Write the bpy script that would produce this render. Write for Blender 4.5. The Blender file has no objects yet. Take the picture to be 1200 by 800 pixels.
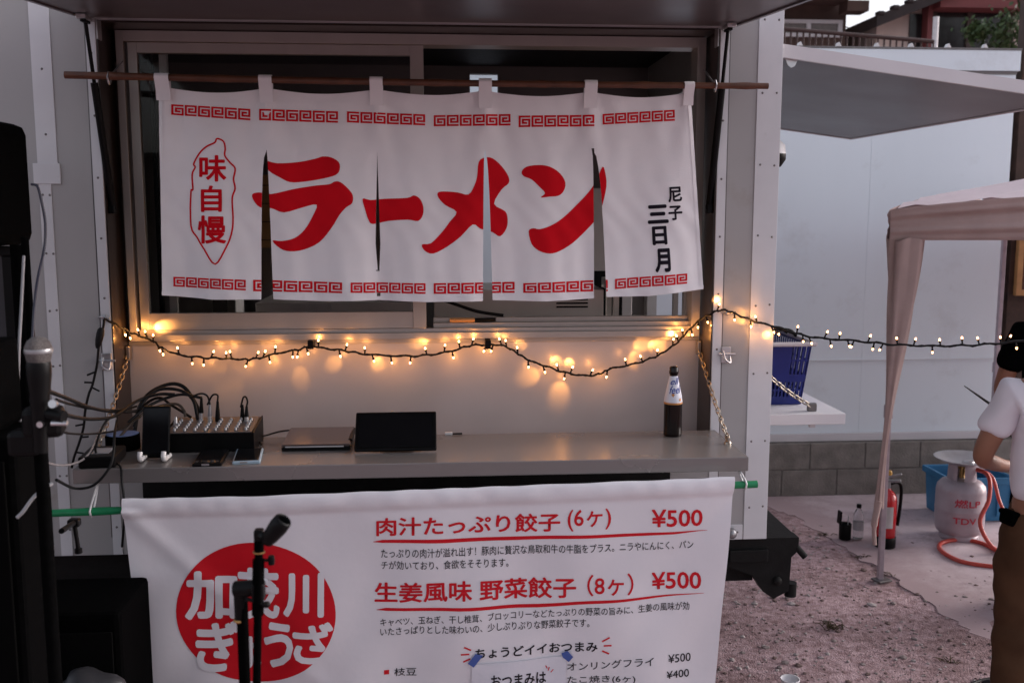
import bpy, bmesh, math, random
from math import sin, cos, pi, radians, sqrt
from mathutils import Vector, Matrix
random.seed(7)
S = bpy.context.scene
COL = S.collection

# ------------------------------------------------------------------ camera, sky, sun, exposure
FPX, YAW, PIT, CH = 1170.0, radians(4.2), radians(7.55), 2.0
cam_d = bpy.data.cameras.new('camera')
cam = bpy.data.objects.new('camera', cam_d); COL.objects.link(cam)
cam.location = (0, 0, CH)
cam.rotation_euler = (radians(90) - PIT, 0, -YAW)
cam_d.sensor_width = 36.0
cam_d.lens = FPX / 1200 * 36.0
cam_d.clip_start, cam_d.clip_end = 0.05, 2000
cam_d.dof.use_dof = True
cam_d.dof.focus_distance = 3.35
cam_d.dof.aperture_fstop = 4.6
S.camera = cam

SUN_EL, SUN_AZ = radians(20), radians(78)      # azimuth clockwise from +Y: low behind the far houses
W = bpy.data.worlds.new('World'); S.world = W; W.use_nodes = True
nt = W.node_tree; nt.nodes.clear()
sky = nt.nodes.new('ShaderNodeTexSky'); sky.sky_type = 'NISHITA'; sky.sun_disc = False
sky.sun_elevation = SUN_EL; sky.sun_rotation = SUN_AZ
sky.air_density, sky.dust_density, sky.ozone_density = 1.2, 4.0, 1.5
hs = nt.nodes.new('ShaderNodeHueSaturation'); hs.inputs['Saturation'].default_value = 0.32
mx = nt.nodes.new('ShaderNodeMix'); mx.data_type = 'RGBA'; mx.blend_type = 'MULTIPLY'; mx.inputs['Factor'].default_value = 1.0
mx.inputs['B'].default_value = (0.985, 0.96, 1.025, 1)
bg = nt.nodes.new('ShaderNodeBackground'); bg.inputs['Strength'].default_value = 0.15
wo = nt.nodes.new('ShaderNodeOutputWorld')
nt.links.new(sky.outputs[0], hs.inputs['Color']); nt.links.new(hs.outputs[0], mx.inputs['A'])
nt.links.new(mx.outputs['Result'], bg.inputs[0]); nt.links.new(bg.outputs[0], wo.inputs[0])

sun_d = bpy.data.lights.new('sun', 'SUN'); sun_d.energy = 0.5; sun_d.angle = radians(35); sun_d.color = (1, 0.95, 0.92)
sun = bpy.data.objects.new('sun', sun_d); COL.objects.link(sun)
sdir = Vector((sin(SUN_AZ) * cos(SUN_EL), cos(SUN_AZ) * cos(SUN_EL), sin(SUN_EL)))
sun.rotation_euler = sdir.to_track_quat('Z', 'Y').to_euler()
sun.location = (0, -5, 8)
S.view_settings.view_transform = 'Standard'; S.view_settings.look = 'None'
S.view_settings.exposure = 0.85; S.view_settings.gamma = 1.0; S.view_settings.use_curve_mapping = False
S.render.engine = 'CYCLES'
S.cycles.use_denoising = True
S.cycles.max_bounces = 8; S.cycles.caustics_reflective = False; S.cycles.caustics_refractive = False
S.cycles.sample_clamp_indirect = 4.0

# ------------------------------------------------------------------ survey helper: photo pixel -> point at a true depth
_F = Vector((sin(YAW) * cos(PIT), cos(YAW) * cos(PIT), -sin(PIT)))
_R = Vector((cos(YAW), -sin(YAW), 0)); _U = _R.cross(_F); _C = Vector((0, 0, CH))
def ray(px, py): return _F + _R * ((px - 600) / FPX) + _U * ((400 - py) / FPX)
def PY(px, py, y): d = ray(px, py); return _C + d * (y / d.y)
def PZ(px, py, z): d = ray(px, py); return _C + d * ((z - CH) / d.z)
def PP(px, py, p0, n): d = ray(px, py); return _C + d * ((Vector(p0) - _C).dot(n) / d.dot(n))

# ------------------------------------------------------------------ materials
MATS = {}
def mat(name, col, rough=0.6, metal=0.0, var=0.12, scale=18.0, bump=0.0, bscale=120.0, spec=0.5, dirt=None, coat=0.0, trans=0.0, ior=1.45, alpha=1.0, emit=None, estr=0.0, streak=False):
    if name in MATS: return MATS[name]
    m = bpy.data.materials.new(name); m.use_nodes = True; MATS[name] = m
    t = m.node_tree; N = t.nodes; L = t.links; N.clear()
    out = N.new('ShaderNodeOutputMaterial'); b = N.new('ShaderNodeBsdfPrincipled'); L.new(b.outputs[0], out.inputs[0])
    tc = N.new('ShaderNodeTexCoord')
    nz = N.new('ShaderNodeTexNoise'); nz.inputs['Scale'].default_value = scale; nz.inputs['Detail'].default_value = 6
    if streak:
        mp = N.new('ShaderNodeMapping'); mp.inputs['Scale'].default_value = (1, 1, 0.12); L.new(tc.outputs['Object'], mp.inputs[0]); L.new(mp.outputs[0], nz.inputs[0])
    else: L.new(tc.outputs['Object'], nz.inputs[0])
    rp = N.new('ShaderNodeValToRGB')
    lo = [max(0, c * (1 - var)) for c in col]; hi = [min(1, c * (1 + var)) for c in col]
    rp.color_ramp.elements[0].color = (*lo, 1); rp.color_ramp.elements[1].color = (*hi, 1)
    rp.color_ramp.elements[0].position = .3; rp.color_ramp.elements[1].position = .7
    L.new(nz.outputs[0], rp.inputs[0])
    src = rp.outputs[0]
    if dirt:
        n2 = N.new('ShaderNodeTexNoise'); n2.inputs['Scale'].default_value = dirt[1]; n2.inputs['Detail'].default_value = 8; n2.inputs['Roughness'].default_value = .7
        L.new(tc.outputs['Object'], n2.inputs[0])
        r2 = N.new('ShaderNodeValToRGB'); r2.color_ramp.elements[0].position = dirt[2]; r2.color_ramp.elements[1].position = min(1, dirt[2] + .18)
        L.new(n2.outputs[0], r2.inputs[0])
        mm = N.new('ShaderNodeMix'); mm.data_type = 'RGBA'; mm.inputs['B'].default_value = (*dirt[0], 1)
        mu = N.new('ShaderNodeMath'); mu.operation = 'MULTIPLY'; mu.inputs[1].default_value = dirt[3]
        L.new(r2.outputs[0], mu.inputs[0]); L.new(mu.outputs[0], mm.inputs['Factor']); L.new(src, mm.inputs['A']); src = mm.outputs['Result']
    L.new(src, b.inputs['Base Color'])
    rr = N.new('ShaderNodeMapRange'); rr.inputs[3].default_value = max(0, rough - .08); rr.inputs[4].default_value = min(1, rough + .08)
    L.new(nz.outputs[0], rr.inputs[0]); L.new(rr.outputs[0], b.inputs['Roughness'])
    b.inputs['Metallic'].default_value = metal; b.inputs['Specular IOR Level'].default_value = spec
    b.inputs['Coat Weight'].default_value = coat; b.inputs['IOR'].default_value = ior
    b.inputs['Transmission Weight'].default_value = trans; b.inputs['Alpha'].default_value = alpha
    if emit: b.inputs['Emission Color'].default_value = (*emit, 1); b.inputs['Emission Strength'].default_value = estr
    if bump:
        n3 = N.new('ShaderNodeTexNoise'); n3.inputs['Scale'].default_value = bscale; n3.inputs['Detail'].default_value = 4
        L.new(tc.outputs['Object'], n3.inputs[0])
        bp = N.new('ShaderNodeBump'); bp.inputs['Strength'].default_value = bump; bp.inputs['Distance'].default_value = .01
        L.new(n3.outputs[0], bp.inputs['Height']); L.new(bp.outputs[0], b.inputs['Normal'])
    return m

M_panel = mat('painted_aluminium', (.39, .38, .378), .42, 0, .05, 3, .05, 6, dirt=((.25, .20, .13), 4.0, .58, .4))
M_trim = mat('white_trim', (.66, .66, .68), .38, 0, .05, 6, .05, 20, dirt=((.3, .28, .25), 14, .66, .4))
M_rivet = mat('rivet_steel', (.18, .17, .17), .4, .7)
M_jamb = mat('jamb_bronze', (.028, .020, .017), .32, .15, .1, 8)
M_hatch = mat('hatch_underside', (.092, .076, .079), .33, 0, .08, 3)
M_alu = mat('anodised_aluminium', (.42, .385, .36), .42, .55, .06, 10, streak=True)
M_counter = mat('brushed_counter', (.225, .208, .203), .25, .35, .03, 2.5)
M_inner = mat('inner_panel', (.50, .46, .46), .33, .15, .04, 5, .04, 5)
M_rub = mat('black_rubber', (.006, .006, .0065), .55, 0, .2, spec=.25)
M_blk = mat('black_plastic', (.003, .003, .0033), .42, 0, .2, spec=.16)
M_blkm = mat('black_matte', (.0016, .0016, .0017), .9, 0, .3, 60, .1, 200, spec=.02)
M_gloss = mat('black_glass', (.006, .006, .007), .09, 0, .1, spec=.22)
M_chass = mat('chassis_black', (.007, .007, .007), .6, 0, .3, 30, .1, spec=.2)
M_steel = mat('steel', (.62, .62, .63), .36, 1.0, .08)
M_chain = mat('chain_steel', (.42, .37, .31), .38, 1.0, .08)
M_bamboo = mat('bamboo', (.11, .042, .022), .45, 0, .25, 20, .1, 80, streak=False)
M_cloth = mat('white_cotton', (.84, .81, .825), .9, 0, .03, 8, .12, 420, spec=.15)
M_red = mat('red_print', (.60, .006, .014), .85, 0, .06, 10, .1, 420, spec=.1)
M_ink = mat('black_print', (.016, .013, .02), .85, 0, .1, spec=.1)
M_vinyl = mat('banner_vinyl', (.80, .785, .82), .5, 0, .03, 5, .08, 30, spec=.3)
M_vred = mat('banner_red', (.62, .008, .018), .5, 0, .05, spec=.3)
M_vink = mat('banner_ink', (.02, .017, .022), .6, 0, .1, spec=.2)
M_paper = mat('white_paper', (.74, .74, .80), .8, 0, .02)
M_tape = mat('blue_tape', (.06, .11, .36), .6, 0, .08)
M_green = mat('green_vinyl', (.012, .22, .085), .35, 0, .15, 30)
M_wwall = mat('white_cladding', (.77, .84, .89), .5, 0, .03, 1.5, .03, 3, dirt=((.45, .45, .44), 1.8, .56, .35), streak=True)
M_side = mat('side_white', (.66, .64, .66), .4, 0, .04, 4)
M_block = mat('concrete_block', (.235, .215, .195), .95, 0, .2, 9, .5, 70, spec=.1, dirt=((.12, .11, .10), 4, .55, .5))
M_mortar = mat('mortar', (.19, .175, .16), .95, 0, .2, 30, .3)
M_tent = mat('tent_fabric', (.47, .345, .32), .75, 0, .06, 9, .1, 60, spec=.2)  # cloth colour carries the pink cast of the unseen red lamp
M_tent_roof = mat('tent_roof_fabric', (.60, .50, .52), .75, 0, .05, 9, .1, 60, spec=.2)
M_tentpole = mat('tent_pole', (.42, .36, .40), .35, .4)
M_wood = mat('dark_wood', (.055, .03, .022), .7, 0, .3, 12, .2, 40)
M_woodl = mat('warm_wood', (.48, .25, .10), .6, 0, .2, 10)
M_brown = mat('house_brown', (.085, .052, .042), .8, 0, .2, 4)
M_cream = mat('house_cream', (.68, .55, .49), .85, 0, .08, 4)
M_redw = mat('house_red', (.20, .055, .055), .7, 0, .15, 6)
M_roof = mat('roof_tile', (.035, .025, .025), .75, 0, .3, 10)
M_hglass = mat('house_glass', (.025, .023, .024), .12, 0, .1, 3)
M_leaf = mat('leaf_green', (.05, .085, .025), .6, 0, .4, 4)
M_blue = mat('basket_blue', (.012, .022, .17), .4, 0, .12, 10)
M_crate = mat('crate_blue', (.035, .17, .33), .5, 0, .12, 8)
M_rim = mat('basket_rim', (.55, .5, .52), .45)
M_extred = mat('extinguisher_red', (.55, .012, .016), .22, 0, .08, 10, coat=.5)
M_gas = mat('gas_grey', (.40, .34, .375), .4, .15, .1, 9, .05, 40, dirt=((.2, .17, .16), 9, .62, .4))
M_hose = mat('red_hose', (.55, .075, .055), .4, 0, .1)
M_gasink = mat('gas_lettering', (.5, .03, .06), .6)
M_brass = mat('brass', (.6, .4, .16), .35, 1)
M_pet = mat('pet_plastic', (.85, .88, .9), .12, 0, .02, trans=.92, ior=1.25)
M_shirt = mat('white_tshirt', (.72, .68, .73), .9, 0, .04, 5, .2, 9, spec=.1)
M_trous = mat('brown_trousers', (.075, .038, .021), .9, 0, .2, 9, .4, 14, spec=.1)
M_skin = mat('skin', (.26, .115, .07), .55, 0, .1, 12)
M_skin2 = mat('tanned_skin', (.27, .105, .06), .55, 0, .1, 12)
M_hair = mat('black_hair', (.01, .008, .008), .5, 0, .3, 40, .3, 150)
M_beer = mat('brown_glass', (.007, .003, .002), .14, 0, .1, spec=.3)
M_label = mat('bottle_label', (.68, .69, .76), .45, 0, .03)
M_lblue = mat('label_blue', (.02, .05, .30), .5)
M_gold = mat('label_gold', (.5, .22, .07), .4, .2)
M_wplas = mat('white_plastic', (.72, .70, .70), .4)
M_silver = mat('silver_plastic', (.30, .30, .31), .35, .6)
M_copper = mat('brown_gloss_lid', (.06, .036, .034), .16, 0, .1, 6, coat=.4)
M_casebl = mat('pale_blue_case', (.32, .42, .50), .5)
M_bulb = mat('bulb_glow', (1, .8, .6), .4, emit=(1.0, .44, .17), estr=7.0)
M_mesh = mat('mic_grille', (.14, .125, .12), .5, .6, .3, 300, .8, 420)
M_cup = mat('paper_cup', (.75, .73, .75), .6)
M_glass = mat('window_glass', (.9, .92, .92), .03, 0, 0, trans=1.0, ior=1.25)
M_cabg = mat('steel_cabinet', (.50, .46, .44), .45, .2, .08, 6, streak=True)
M_int = mat('interior_wall', (.14, .125, .12), .6, 0, .1, 4)
M_box = mat('white_carton', (.5, .47, .46), .7)

# ------------------------------------------------------------------ mesh builder
class MB:
    def __init__(s): s.v = []; s.f = []; s.m = []; s.s = []
    def add(s, vs, fs, m=0, sm=False):
        k = len(s.v); s.v += [tuple(v) for v in vs]
        for f in fs: s.f.append([k + i for i in f]); s.m.append(m); s.s.append(sm)
    def box(s, x0, x1, y0, y1, z0, z1, m=0, bev=0.0):
        bm = bmesh.new(); bmesh.ops.create_cube(bm, size=1)
        for v in bm.verts: v.co = Vector(((x0 + x1) / 2 + v.co.x * (x1 - x0), (y0 + y1) / 2 + v.co.y * (y1 - y0), (z0 + z1) / 2 + v.co.z * (z1 - z0)))
        if bev: bmesh.ops.bevel(bm, geom=bm.edges[:], offset=bev, segments=2, affect='EDGES', profile=.5)
        s.bm(bm, m)
    def bm(s, bm, m=0, sm=False, xf=None):
        bm.verts.index_update()
        vs = [(xf @ v.co) if xf else v.co for v in bm.verts]
        s.add(vs, [[v.index for v in f.verts] for f in bm.faces], m, sm); bm.free()
    def obox(s, c, sx, sy, sz, rot=(0, 0, 0), m=0, bev=0.0):
        from mathutils import Euler
        bm = bmesh.new(); bmesh.ops.create_cube(bm, size=1)
        for v in bm.verts: v.co = Vector((v.co.x * sx, v.co.y * sy, v.co.z * sz))
        if bev: bmesh.ops.bevel(bm, geom=bm.edges[:], offset=bev, segments=2, affect='EDGES', profile=.5)
        s.bm(bm, m, xf=Matrix.Translation(Vector(c)) @ Euler(rot).to_matrix().to_4x4())
    def tube(s, pts, r, n=8, m=0, cap=True, sm=True):
        pts = [Vector(p) for p in pts]; k = len(pts)
        rs = r if isinstance(r, (list, tuple)) else [r] * k
        vs = []; up = None
        for i, p in enumerate(pts):
            t = (pts[min(i + 1, k - 1)] - pts[max(i - 1, 0)]).normalized()
            if up is None:
                up = Vector((0, 0, 1)) if abs(t.z) < .9 else Vector((1, 0, 0))
            a = up - t * up.dot(t)
            if a.length < 1e-5: a = t.orthogonal()
            a.normalize(); b = t.cross(a); up = a
            for j in range(n):
                q = 2 * pi * j / n; vs.append(p + (a * cos(q) + b * sin(q)) * rs[i])
        fs = []
        for i in range(k - 1):
            for j in range(n):
                fs.append([i * n + j, i * n + (j + 1) % n, (i + 1) * n + (j + 1) % n, (i + 1) * n + j])
        s.add(vs, fs, m, sm)
        if cap:
            s.add([vs[j] for j in range(n)], [list(range(n))[::-1]], m)
            s.add([vs[(k - 1) * n + j] for j in range(n)], [list(range(n))], m)
    def lathe(s, prof, loc=(0, 0, 0), n=24, m=0, sm=True, xf=None):
        vs = []; loc = Vector(loc)
        for r, z in prof:
            for j in range(n):
                q = 2 * pi * j / n; v = Vector((r * cos(q), r * sin(q), z)); v = xf @ v if xf else v
                vs.append(v + loc)
        fs = []
        for i in range(len(prof) - 1):
            for j in range(n): fs.append([i * n + j, i * n + (j + 1) % n, (i + 1) * n + (j + 1) % n, (i + 1) * n + j])
        s.add(vs, fs, m, sm)
        for i, rev in ((0, True), (len(prof) - 1, False)):
            if prof[i][0] > 1e-4:
                c = [vs[i * n + j] for j in range(n)]; s.add(c, [list(range(n))[::-1] if rev else list(range(n))], m)
    def quad(s, a, b, c, d, m=0): s.add([a, b, c, d], [[0, 1, 2, 3]], m)
    def slab(s, poly, off, m=0):
        """a flat outline given real thickness by the vector off"""
        off = Vector(off); n = len(poly); a = [Vector(p) for p in poly]; b = [p + off for p in a]
        s.add(a + b, [list(range(n))[::-1], list(range(n, 2 * n))] + [[i, (i + 1) % n, n + (i + 1) % n, n + i] for i in range(n)], m)
    def build(s, name, mats, parent=None):
        me = bpy.data.meshes.new(name); me.from_pydata(s.v, [], s.f)
        for m in (mats if isinstance(mats, (list, tuple)) else [mats]): me.materials.append(m)
        me.polygons.foreach_set('material_index', s.m); me.polygons.foreach_set('use_smooth', s.s)
        me.validate(); me.update()
        bm = bmesh.new(); bm.from_mesh(me); bmesh.ops.recalc_face_normals(bm, faces=bm.faces[:]); bm.to_mesh(me); bm.free()
        o = bpy.data.objects.new(name, me); COL.objects.link(o)
        if parent: attach(o, parent)
        return o
def attach(o, parent):
    o.parent = parent
    base = Vector(parent.get('_base', (0, 0, 0)))
    o.matrix_parent_inverse = Matrix.Translation(-base)
def tag(o, label, cat, group=None, kind=None):
    if label: o['label'] = label
    if cat: o['category'] = cat
    if group: o['group'] = group
    if kind: o['kind'] = kind
    return o
def thing(name, loc, label, cat, group=None):
    o = bpy.data.objects.new(name, None); COL.objects.link(o); o.location = loc; o['_base'] = tuple(loc); o.empty_display_size = .1
    return tag(o, label, cat, group)
def curve_pts(P, sub=8):
    """Catmull-Rom through the points"""
    P = [Vector(p) for p in P]; out = []
    for i in range(len(P) - 1):
        a = P[i - 1] if i else P[0] * 2 - P[1]; b, c = P[i], P[i + 1]; d = P[i + 2] if i + 2 < len(P) else c * 2 - b
        for k in range(sub):
            t = k / sub
            out.append(.5 * ((2 * b) + (c - a) * t + (2 * a - 5 * b + 4 * c - d) * t * t + (3 * b - a - 3 * c + d) * t ** 3))
    out.append(P[-1]); return out
def tube_thing(name, pts, r, m, label, cat, group=None, n=7, sub=8):
    mb = MB(); mb.tube(curve_pts(pts, sub), r, n); return tag(mb.build(name, m), label, cat, group)

# ------------------------------------------------------------------ flat print shapes: (u, v) meshes laid on cloth
def text_bm(s, offset=0.0, shear=0.0):
    """lettering mesh; a bolder weight is made of shifted copies, each a hair above the last (z)"""
    one = text_once(s, shear)
    if offset < .003: return one
    out = bmesh.new(); n = 8 if offset > .01 else 4
    for k in range(n + 1):
        a = 2 * pi * k / n; d = offset * (1 if k < n else 0)
        idx = [out.verts.new((v.co.x + d * cos(a), v.co.y + d * sin(a), k * 4e-5)) for v in one.verts]
        one.verts.index_update()
        for f in one.faces: out.faces.new([idx[v.index] for v in f.verts])
    one.free(); return out
def text_once(s, shear=0.0):
    c = bpy.data.curves.new('lettering', 'FONT'); c.body = s; c.size = 1; c.shear = shear; c.resolution_u = 3
    o = bpy.data.objects.new('lettering', c); COL.objects.link(o); bpy.context.view_layer.update()
    dg = bpy.context.evaluated_depsgraph_get(); me = bpy.data.meshes.new_from_object(o.evaluated_get(dg))
    bm = bmesh.new(); bm.from_mesh(me)
    bpy.data.objects.remove(o); bpy.data.curves.remove(c); bpy.data.meshes.remove(me)
    bmesh.ops.remove_doubles(bm, verts=bm.verts, dist=1e-5)
    return bm
def fit_quad(bm, TL, TR, BR, BL):
    """map the bounding box of a (u,v) mesh to four corners"""
    xs = [v.co.x for v in bm.verts]; ys = [v.co.y for v in bm.verts]
    x0, x1, y0, y1 = min(xs), max(xs), min(ys), max(ys)
    TL, TR, BR, BL = map(Vector, (TL, TR, BR, BL))
    for v in bm.verts:
        a = (v.co.x - x0) / max(1e-6, x1 - x0); b = (v.co.y - y0) / max(1e-6, y1 - y0)
        p = (BL * (1 - a) + BR * a) * (1 - b) + (TL * (1 - a) + TR * a) * b
        v.co = (p.x, p.y, v.co.z)
    return bm
def poly_bm(pts):
    bm = bmesh.new(); vs = [bm.verts.new((p[0], p[1], 0)) for p in pts]; bm.faces.new(vs)
    bmesh.ops.triangulate(bm, faces=bm.faces[:]); return bm
def smooth_poly(pts, sub=4):
    P = [Vector((p[0], p[1], 0)) for p in pts]; n = len(P); out = []
    for i in range(n):
        a, b, c, d = P[i - 1], P[i], P[(i + 1) % n], P[(i + 2) % n]
        for k in range(sub):
            t = k / sub
            out.append(.5 * ((2 * b) + (c - a) * t + (2 * a - 5 * b + 4 * c - d) * t * t + (3 * b - a - 3 * c + d) * t ** 3))
    return [(p.x, p.y) for p in out]
def stroke_bm(pts, w, closed=False):
    P = [Vector((p[0], p[1])) for p in pts]; n = len(P); bm = bmesh.new(); L = []
    ws = w if isinstance(w, list) else [w] * n
    for i in range(n):
        a = P[i - 1] if (i or closed) else P[0]; b = P[(i + 1) % n] if (i < n - 1 or closed) else P[i]
        t = (b - a).normalized(); q = Vector((-t.y, t.x)) * ws[i] / 2
        L.append((bm.verts.new((P[i].x + q.x, P[i].y + q.y, 0)), bm.verts.new((P[i].x - q.x, P[i].y - q.y, 0))))
    for i in range(n if closed else n - 1):
        a, b = L[i], L[(i + 1) % n]; bm.faces.new((a[0], a[1], b[1], b[0]))
    return bm
def refine(bm, h):
    bmesh.ops.triangulate(bm, faces=bm.faces[:])
    for _ in range(7):
        es = [e for e in bm.edges if e.calc_length() > h]
        if not es: break
        bmesh.ops.subdivide_edges(bm, edges=es, cuts=1); bmesh.ops.triangulate(bm, faces=[f for f in bm.faces if len(f.verts) > 3])
    return bm
MEANDER = ["1111111", "1000001", "1011101", "1010001", "1011111", "1000000", "1111111"]
def meander_bm(TL, TR, BR, BL, n=6):
    bm = bmesh.new(); N = 7 * n + (n - 1)
    TL, TR, BR, BL = map(Vector, (TL, TR, BR, BL))
    def at(a, b): p = (TL * (1 - a) + TR * a) * (1 - b) + (BL * (1 - a) + BR * a) * b; return (p.x, p.y, 0)
    for k in range(n):
        rows = MEANDER if k % 2 else MEANDER[::-1]
        for j, r in enumerate(rows):
            i = 0
            while i < 7:
                if r[i] == '1':
                    e = i
                    while e < 7 and r[e] == '1': e += 1
                    x0, x1 = (k * 8 + i - .12) / N, (k * 8 + e + .12) / N
                    bm.faces.new([bm.verts.new((at(*q)[0], at(*q)[1], j * 2e-5)) for q in ((x0, (j - .11) / 7), (x0, (j + 1.11) / 7), (x1, (j + 1.11) / 7), (x1, (j - .11) / 7))]); i = e
                else: i += 1
    return bm

# ------------------------------------------------------------------ ground, concrete
def ground_material():
    m = bpy.data.materials.new('gravel_ground'); m.use_nodes = True; t = m.node_tree; N = t.nodes; L = t.links
    b = N['Principled BSDF']; b.inputs['Roughness'].default_value = .95; b.inputs['Specular IOR Level'].default_value = .1
    tc = N.new('ShaderNodeTexCoord')
    def noise(sc, det=6, ro=.6):
        n = N.new('ShaderNodeTexNoise'); n.inputs['Scale'].default_value = sc; n.inputs['Detail'].default_value = det; n.inputs['Roughness'].default_value = ro
        L.new(tc.outputs['Object'], n.inputs[0]); return n
    a = noise(1.3); c = noise(22, 8, .75); vo = N.new('ShaderNodeTexVoronoi'); vo.inputs['Scale'].default_value = 60; L.new(tc.outputs['Object'], vo.inputs[0])
    vo.inputs['Scale'].default_value = 130
    r1 = N.new('ShaderNodeValToRGB'); e = r1.color_ramp.elements
    e[0].color = (.25, .165, .168, 1); e[0].position = .36; e[1].color = (.56, .43, .45, 1); e[1].position = .62; L.new(c.outputs[0], r1.inputs[0])  # pink in these tones stands in for an unseen red lamp's glow
    r2 = N.new('ShaderNodeValToRGB'); e = r2.color_ramp.elements
    e[0].color = (.62, .56, .54, 1); e[0].position = .35; e[1].color = (1.1, 1.05, 1.05, 1); e[1].position = .6; L.new(a.outputs[0], r2.inputs[0])
    mu = N.new('ShaderNodeMix'); mu.data_type = 'RGBA'; mu.blend_type = 'MULTIPLY'; mu.inputs['Factor'].default_value = 1
    L.new(r1.outputs[0], mu.inputs['A']); L.new(r2.outputs[0], mu.inputs['B'])
    m3 = N.new('ShaderNodeMix'); m3.data_type = 'RGBA'; m3.blend_type = 'MULTIPLY'; m3.inputs['Factor'].default_value = .35
    r3 = N.new('ShaderNodeValToRGB'); r3.color_ramp.elements[0].color = (.55, .5, .5, 1); r3.color_ramp.elements[1].position = .5; L.new(vo.outputs['Color'], r3.inputs[0])
    L.new(mu.outputs['Result'], m3.inputs['A']); L.new(r3.outputs[0], m3.inputs['B']); L.new(m3.outputs['Result'], b.inputs['Base Color'])
    bp = N.new('ShaderNodeBump'); bp.inputs['Strength'].default_value = .5; bp.inputs['Distance'].default_value = .012
    ad = N.new('ShaderNodeMath'); ad.operation = 'ADD'; L.new(c.outputs[0], ad.inputs[0]); L.new(vo.outputs['Distance'], ad.inputs[1]); L.new(ad.outputs[0], bp.inputs['Height']); L.new(bp.outputs[0], b.inputs['Normal'])
    return m
def pad_material():
    m = bpy.data.materials.new('old_concrete'); m.use_nodes = True; t = m.node_tree; N = t.nodes; L = t.links
    b = N['Principled BSDF']; b.inputs['Roughness'].default_value = .9; b.inputs['Specular IOR Level'].default_value = .15
    tc = N.new('ShaderNodeTexCoord')
    n1 = N.new('ShaderNodeTexNoise'); n1.inputs['Scale'].default_value = 2.2; n1.inputs['Detail'].default_value = 9; n1.inputs['Roughness'].default_value = .68; L.new(tc.outputs['Object'], n1.inputs[0])
    n2 = N.new('ShaderNodeTexNoise'); n2.inputs['Scale'].default_value = 3.4; n2.inputs['Detail'].default_value = 10; n2.inputs['Roughness'].default_value = .8; L.new(tc.outputs['Object'], n2.inputs[0])
    r1 = N.new('ShaderNodeValToRGB'); e = r1.color_ramp.elements; e[0].color = (.42, .335, .35, 1); e[0].position = .3; e[1].color = (.66, .56, .59, 1); e[1].position = .7; L.new(n1.outputs[0], r1.inputs[0])  # same pink lamp glow mixed into the concrete tones
    r2 = N.new('ShaderNodeValToRGB'); e = r2.color_ramp.elements; e[0].position = .52; e[1].position = .68; L.new(n2.outputs[0], r2.inputs[0])
    mm = N.new('ShaderNodeMix'); mm.data_type = 'RGBA'; mm.inputs['B'].default_value = (.23, .165, .165, 1); mu = N.new('ShaderNodeMath'); mu.operation = 'MULTIPLY'; mu.inputs[1].default_value = .8
    L.new(r2.outputs[0], mu.inputs[0]); L.new(mu.outputs[0], mm.inputs['Factor']); L.new(r1.outputs[0], mm.inputs['A']); L.new(mm.outputs['Result'], b.inputs['Base Color'])
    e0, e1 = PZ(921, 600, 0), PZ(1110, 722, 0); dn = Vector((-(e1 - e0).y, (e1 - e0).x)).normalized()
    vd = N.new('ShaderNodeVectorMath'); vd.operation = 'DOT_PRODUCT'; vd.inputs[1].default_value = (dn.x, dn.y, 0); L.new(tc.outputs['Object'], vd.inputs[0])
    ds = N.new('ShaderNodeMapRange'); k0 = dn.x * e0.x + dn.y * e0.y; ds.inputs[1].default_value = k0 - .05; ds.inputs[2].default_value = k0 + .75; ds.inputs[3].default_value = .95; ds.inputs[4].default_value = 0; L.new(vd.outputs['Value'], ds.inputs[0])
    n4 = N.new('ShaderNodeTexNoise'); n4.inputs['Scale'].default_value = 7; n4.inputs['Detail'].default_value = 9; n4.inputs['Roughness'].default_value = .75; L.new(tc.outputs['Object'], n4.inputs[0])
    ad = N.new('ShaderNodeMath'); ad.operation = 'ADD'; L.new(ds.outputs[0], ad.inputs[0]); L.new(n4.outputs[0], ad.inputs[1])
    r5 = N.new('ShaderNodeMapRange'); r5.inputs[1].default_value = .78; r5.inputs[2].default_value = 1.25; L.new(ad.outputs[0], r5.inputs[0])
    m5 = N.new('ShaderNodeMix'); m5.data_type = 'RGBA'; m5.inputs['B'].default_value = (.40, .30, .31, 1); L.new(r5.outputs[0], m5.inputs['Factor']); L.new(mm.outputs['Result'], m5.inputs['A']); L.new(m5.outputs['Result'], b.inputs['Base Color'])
    bp = N.new('ShaderNodeBump'); bp.inputs['Strength'].default_value = .3; bp.inputs['Distance'].default_value = .01; L.new(n2.outputs[0], bp.inputs['Height']); L.new(bp.outputs[0], b.inputs['Normal'])
    return m
g = MB(); N_ = 60
def gz(x, y):
    return .012 * sin(2.3 * x + 1.1) * sin(1.9 * y) + .008 * sin(6.1 * x - 2 * y)
gv = []; xs = [-400, -60, -12] + [-4 + 10 * i / N_ for i in range(N_ + 1)] + [14, 60, 400]; ys = [-400, -60, -8] + [-2 + 10 * i / N_ for i in range(N_ + 1)] + [16, 60, 400]
for y in ys:
    for x in xs:
        inside = -4 < x < 6 and -2 < y < 8
        gv.append((x, y, (gz(x, y) * .35 - .004) if inside else -.004))
nx = len(xs); g.add(gv, [[j * nx + i, j * nx + i + 1, (j + 1) * nx + i + 1, (j + 1) * nx + i] for j in range(len(ys) - 1) for i in range(nx - 1)], 0, True)
tag(g.build('ground', ground_material()), 'brown gravel and dirt ground beside the truck, pink glow painted in', 'ground', kind='structure')
edge_px = [(880, 585), (921, 600), (945, 614), (975, 631), (1003, 651), (1022, 662), (1046, 677), (1075, 694), (1110, 722), (1150, 745), (1230, 790)]
edge = [PZ(x, y, 0) for x, y in edge_px]
edge2 = []
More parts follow.
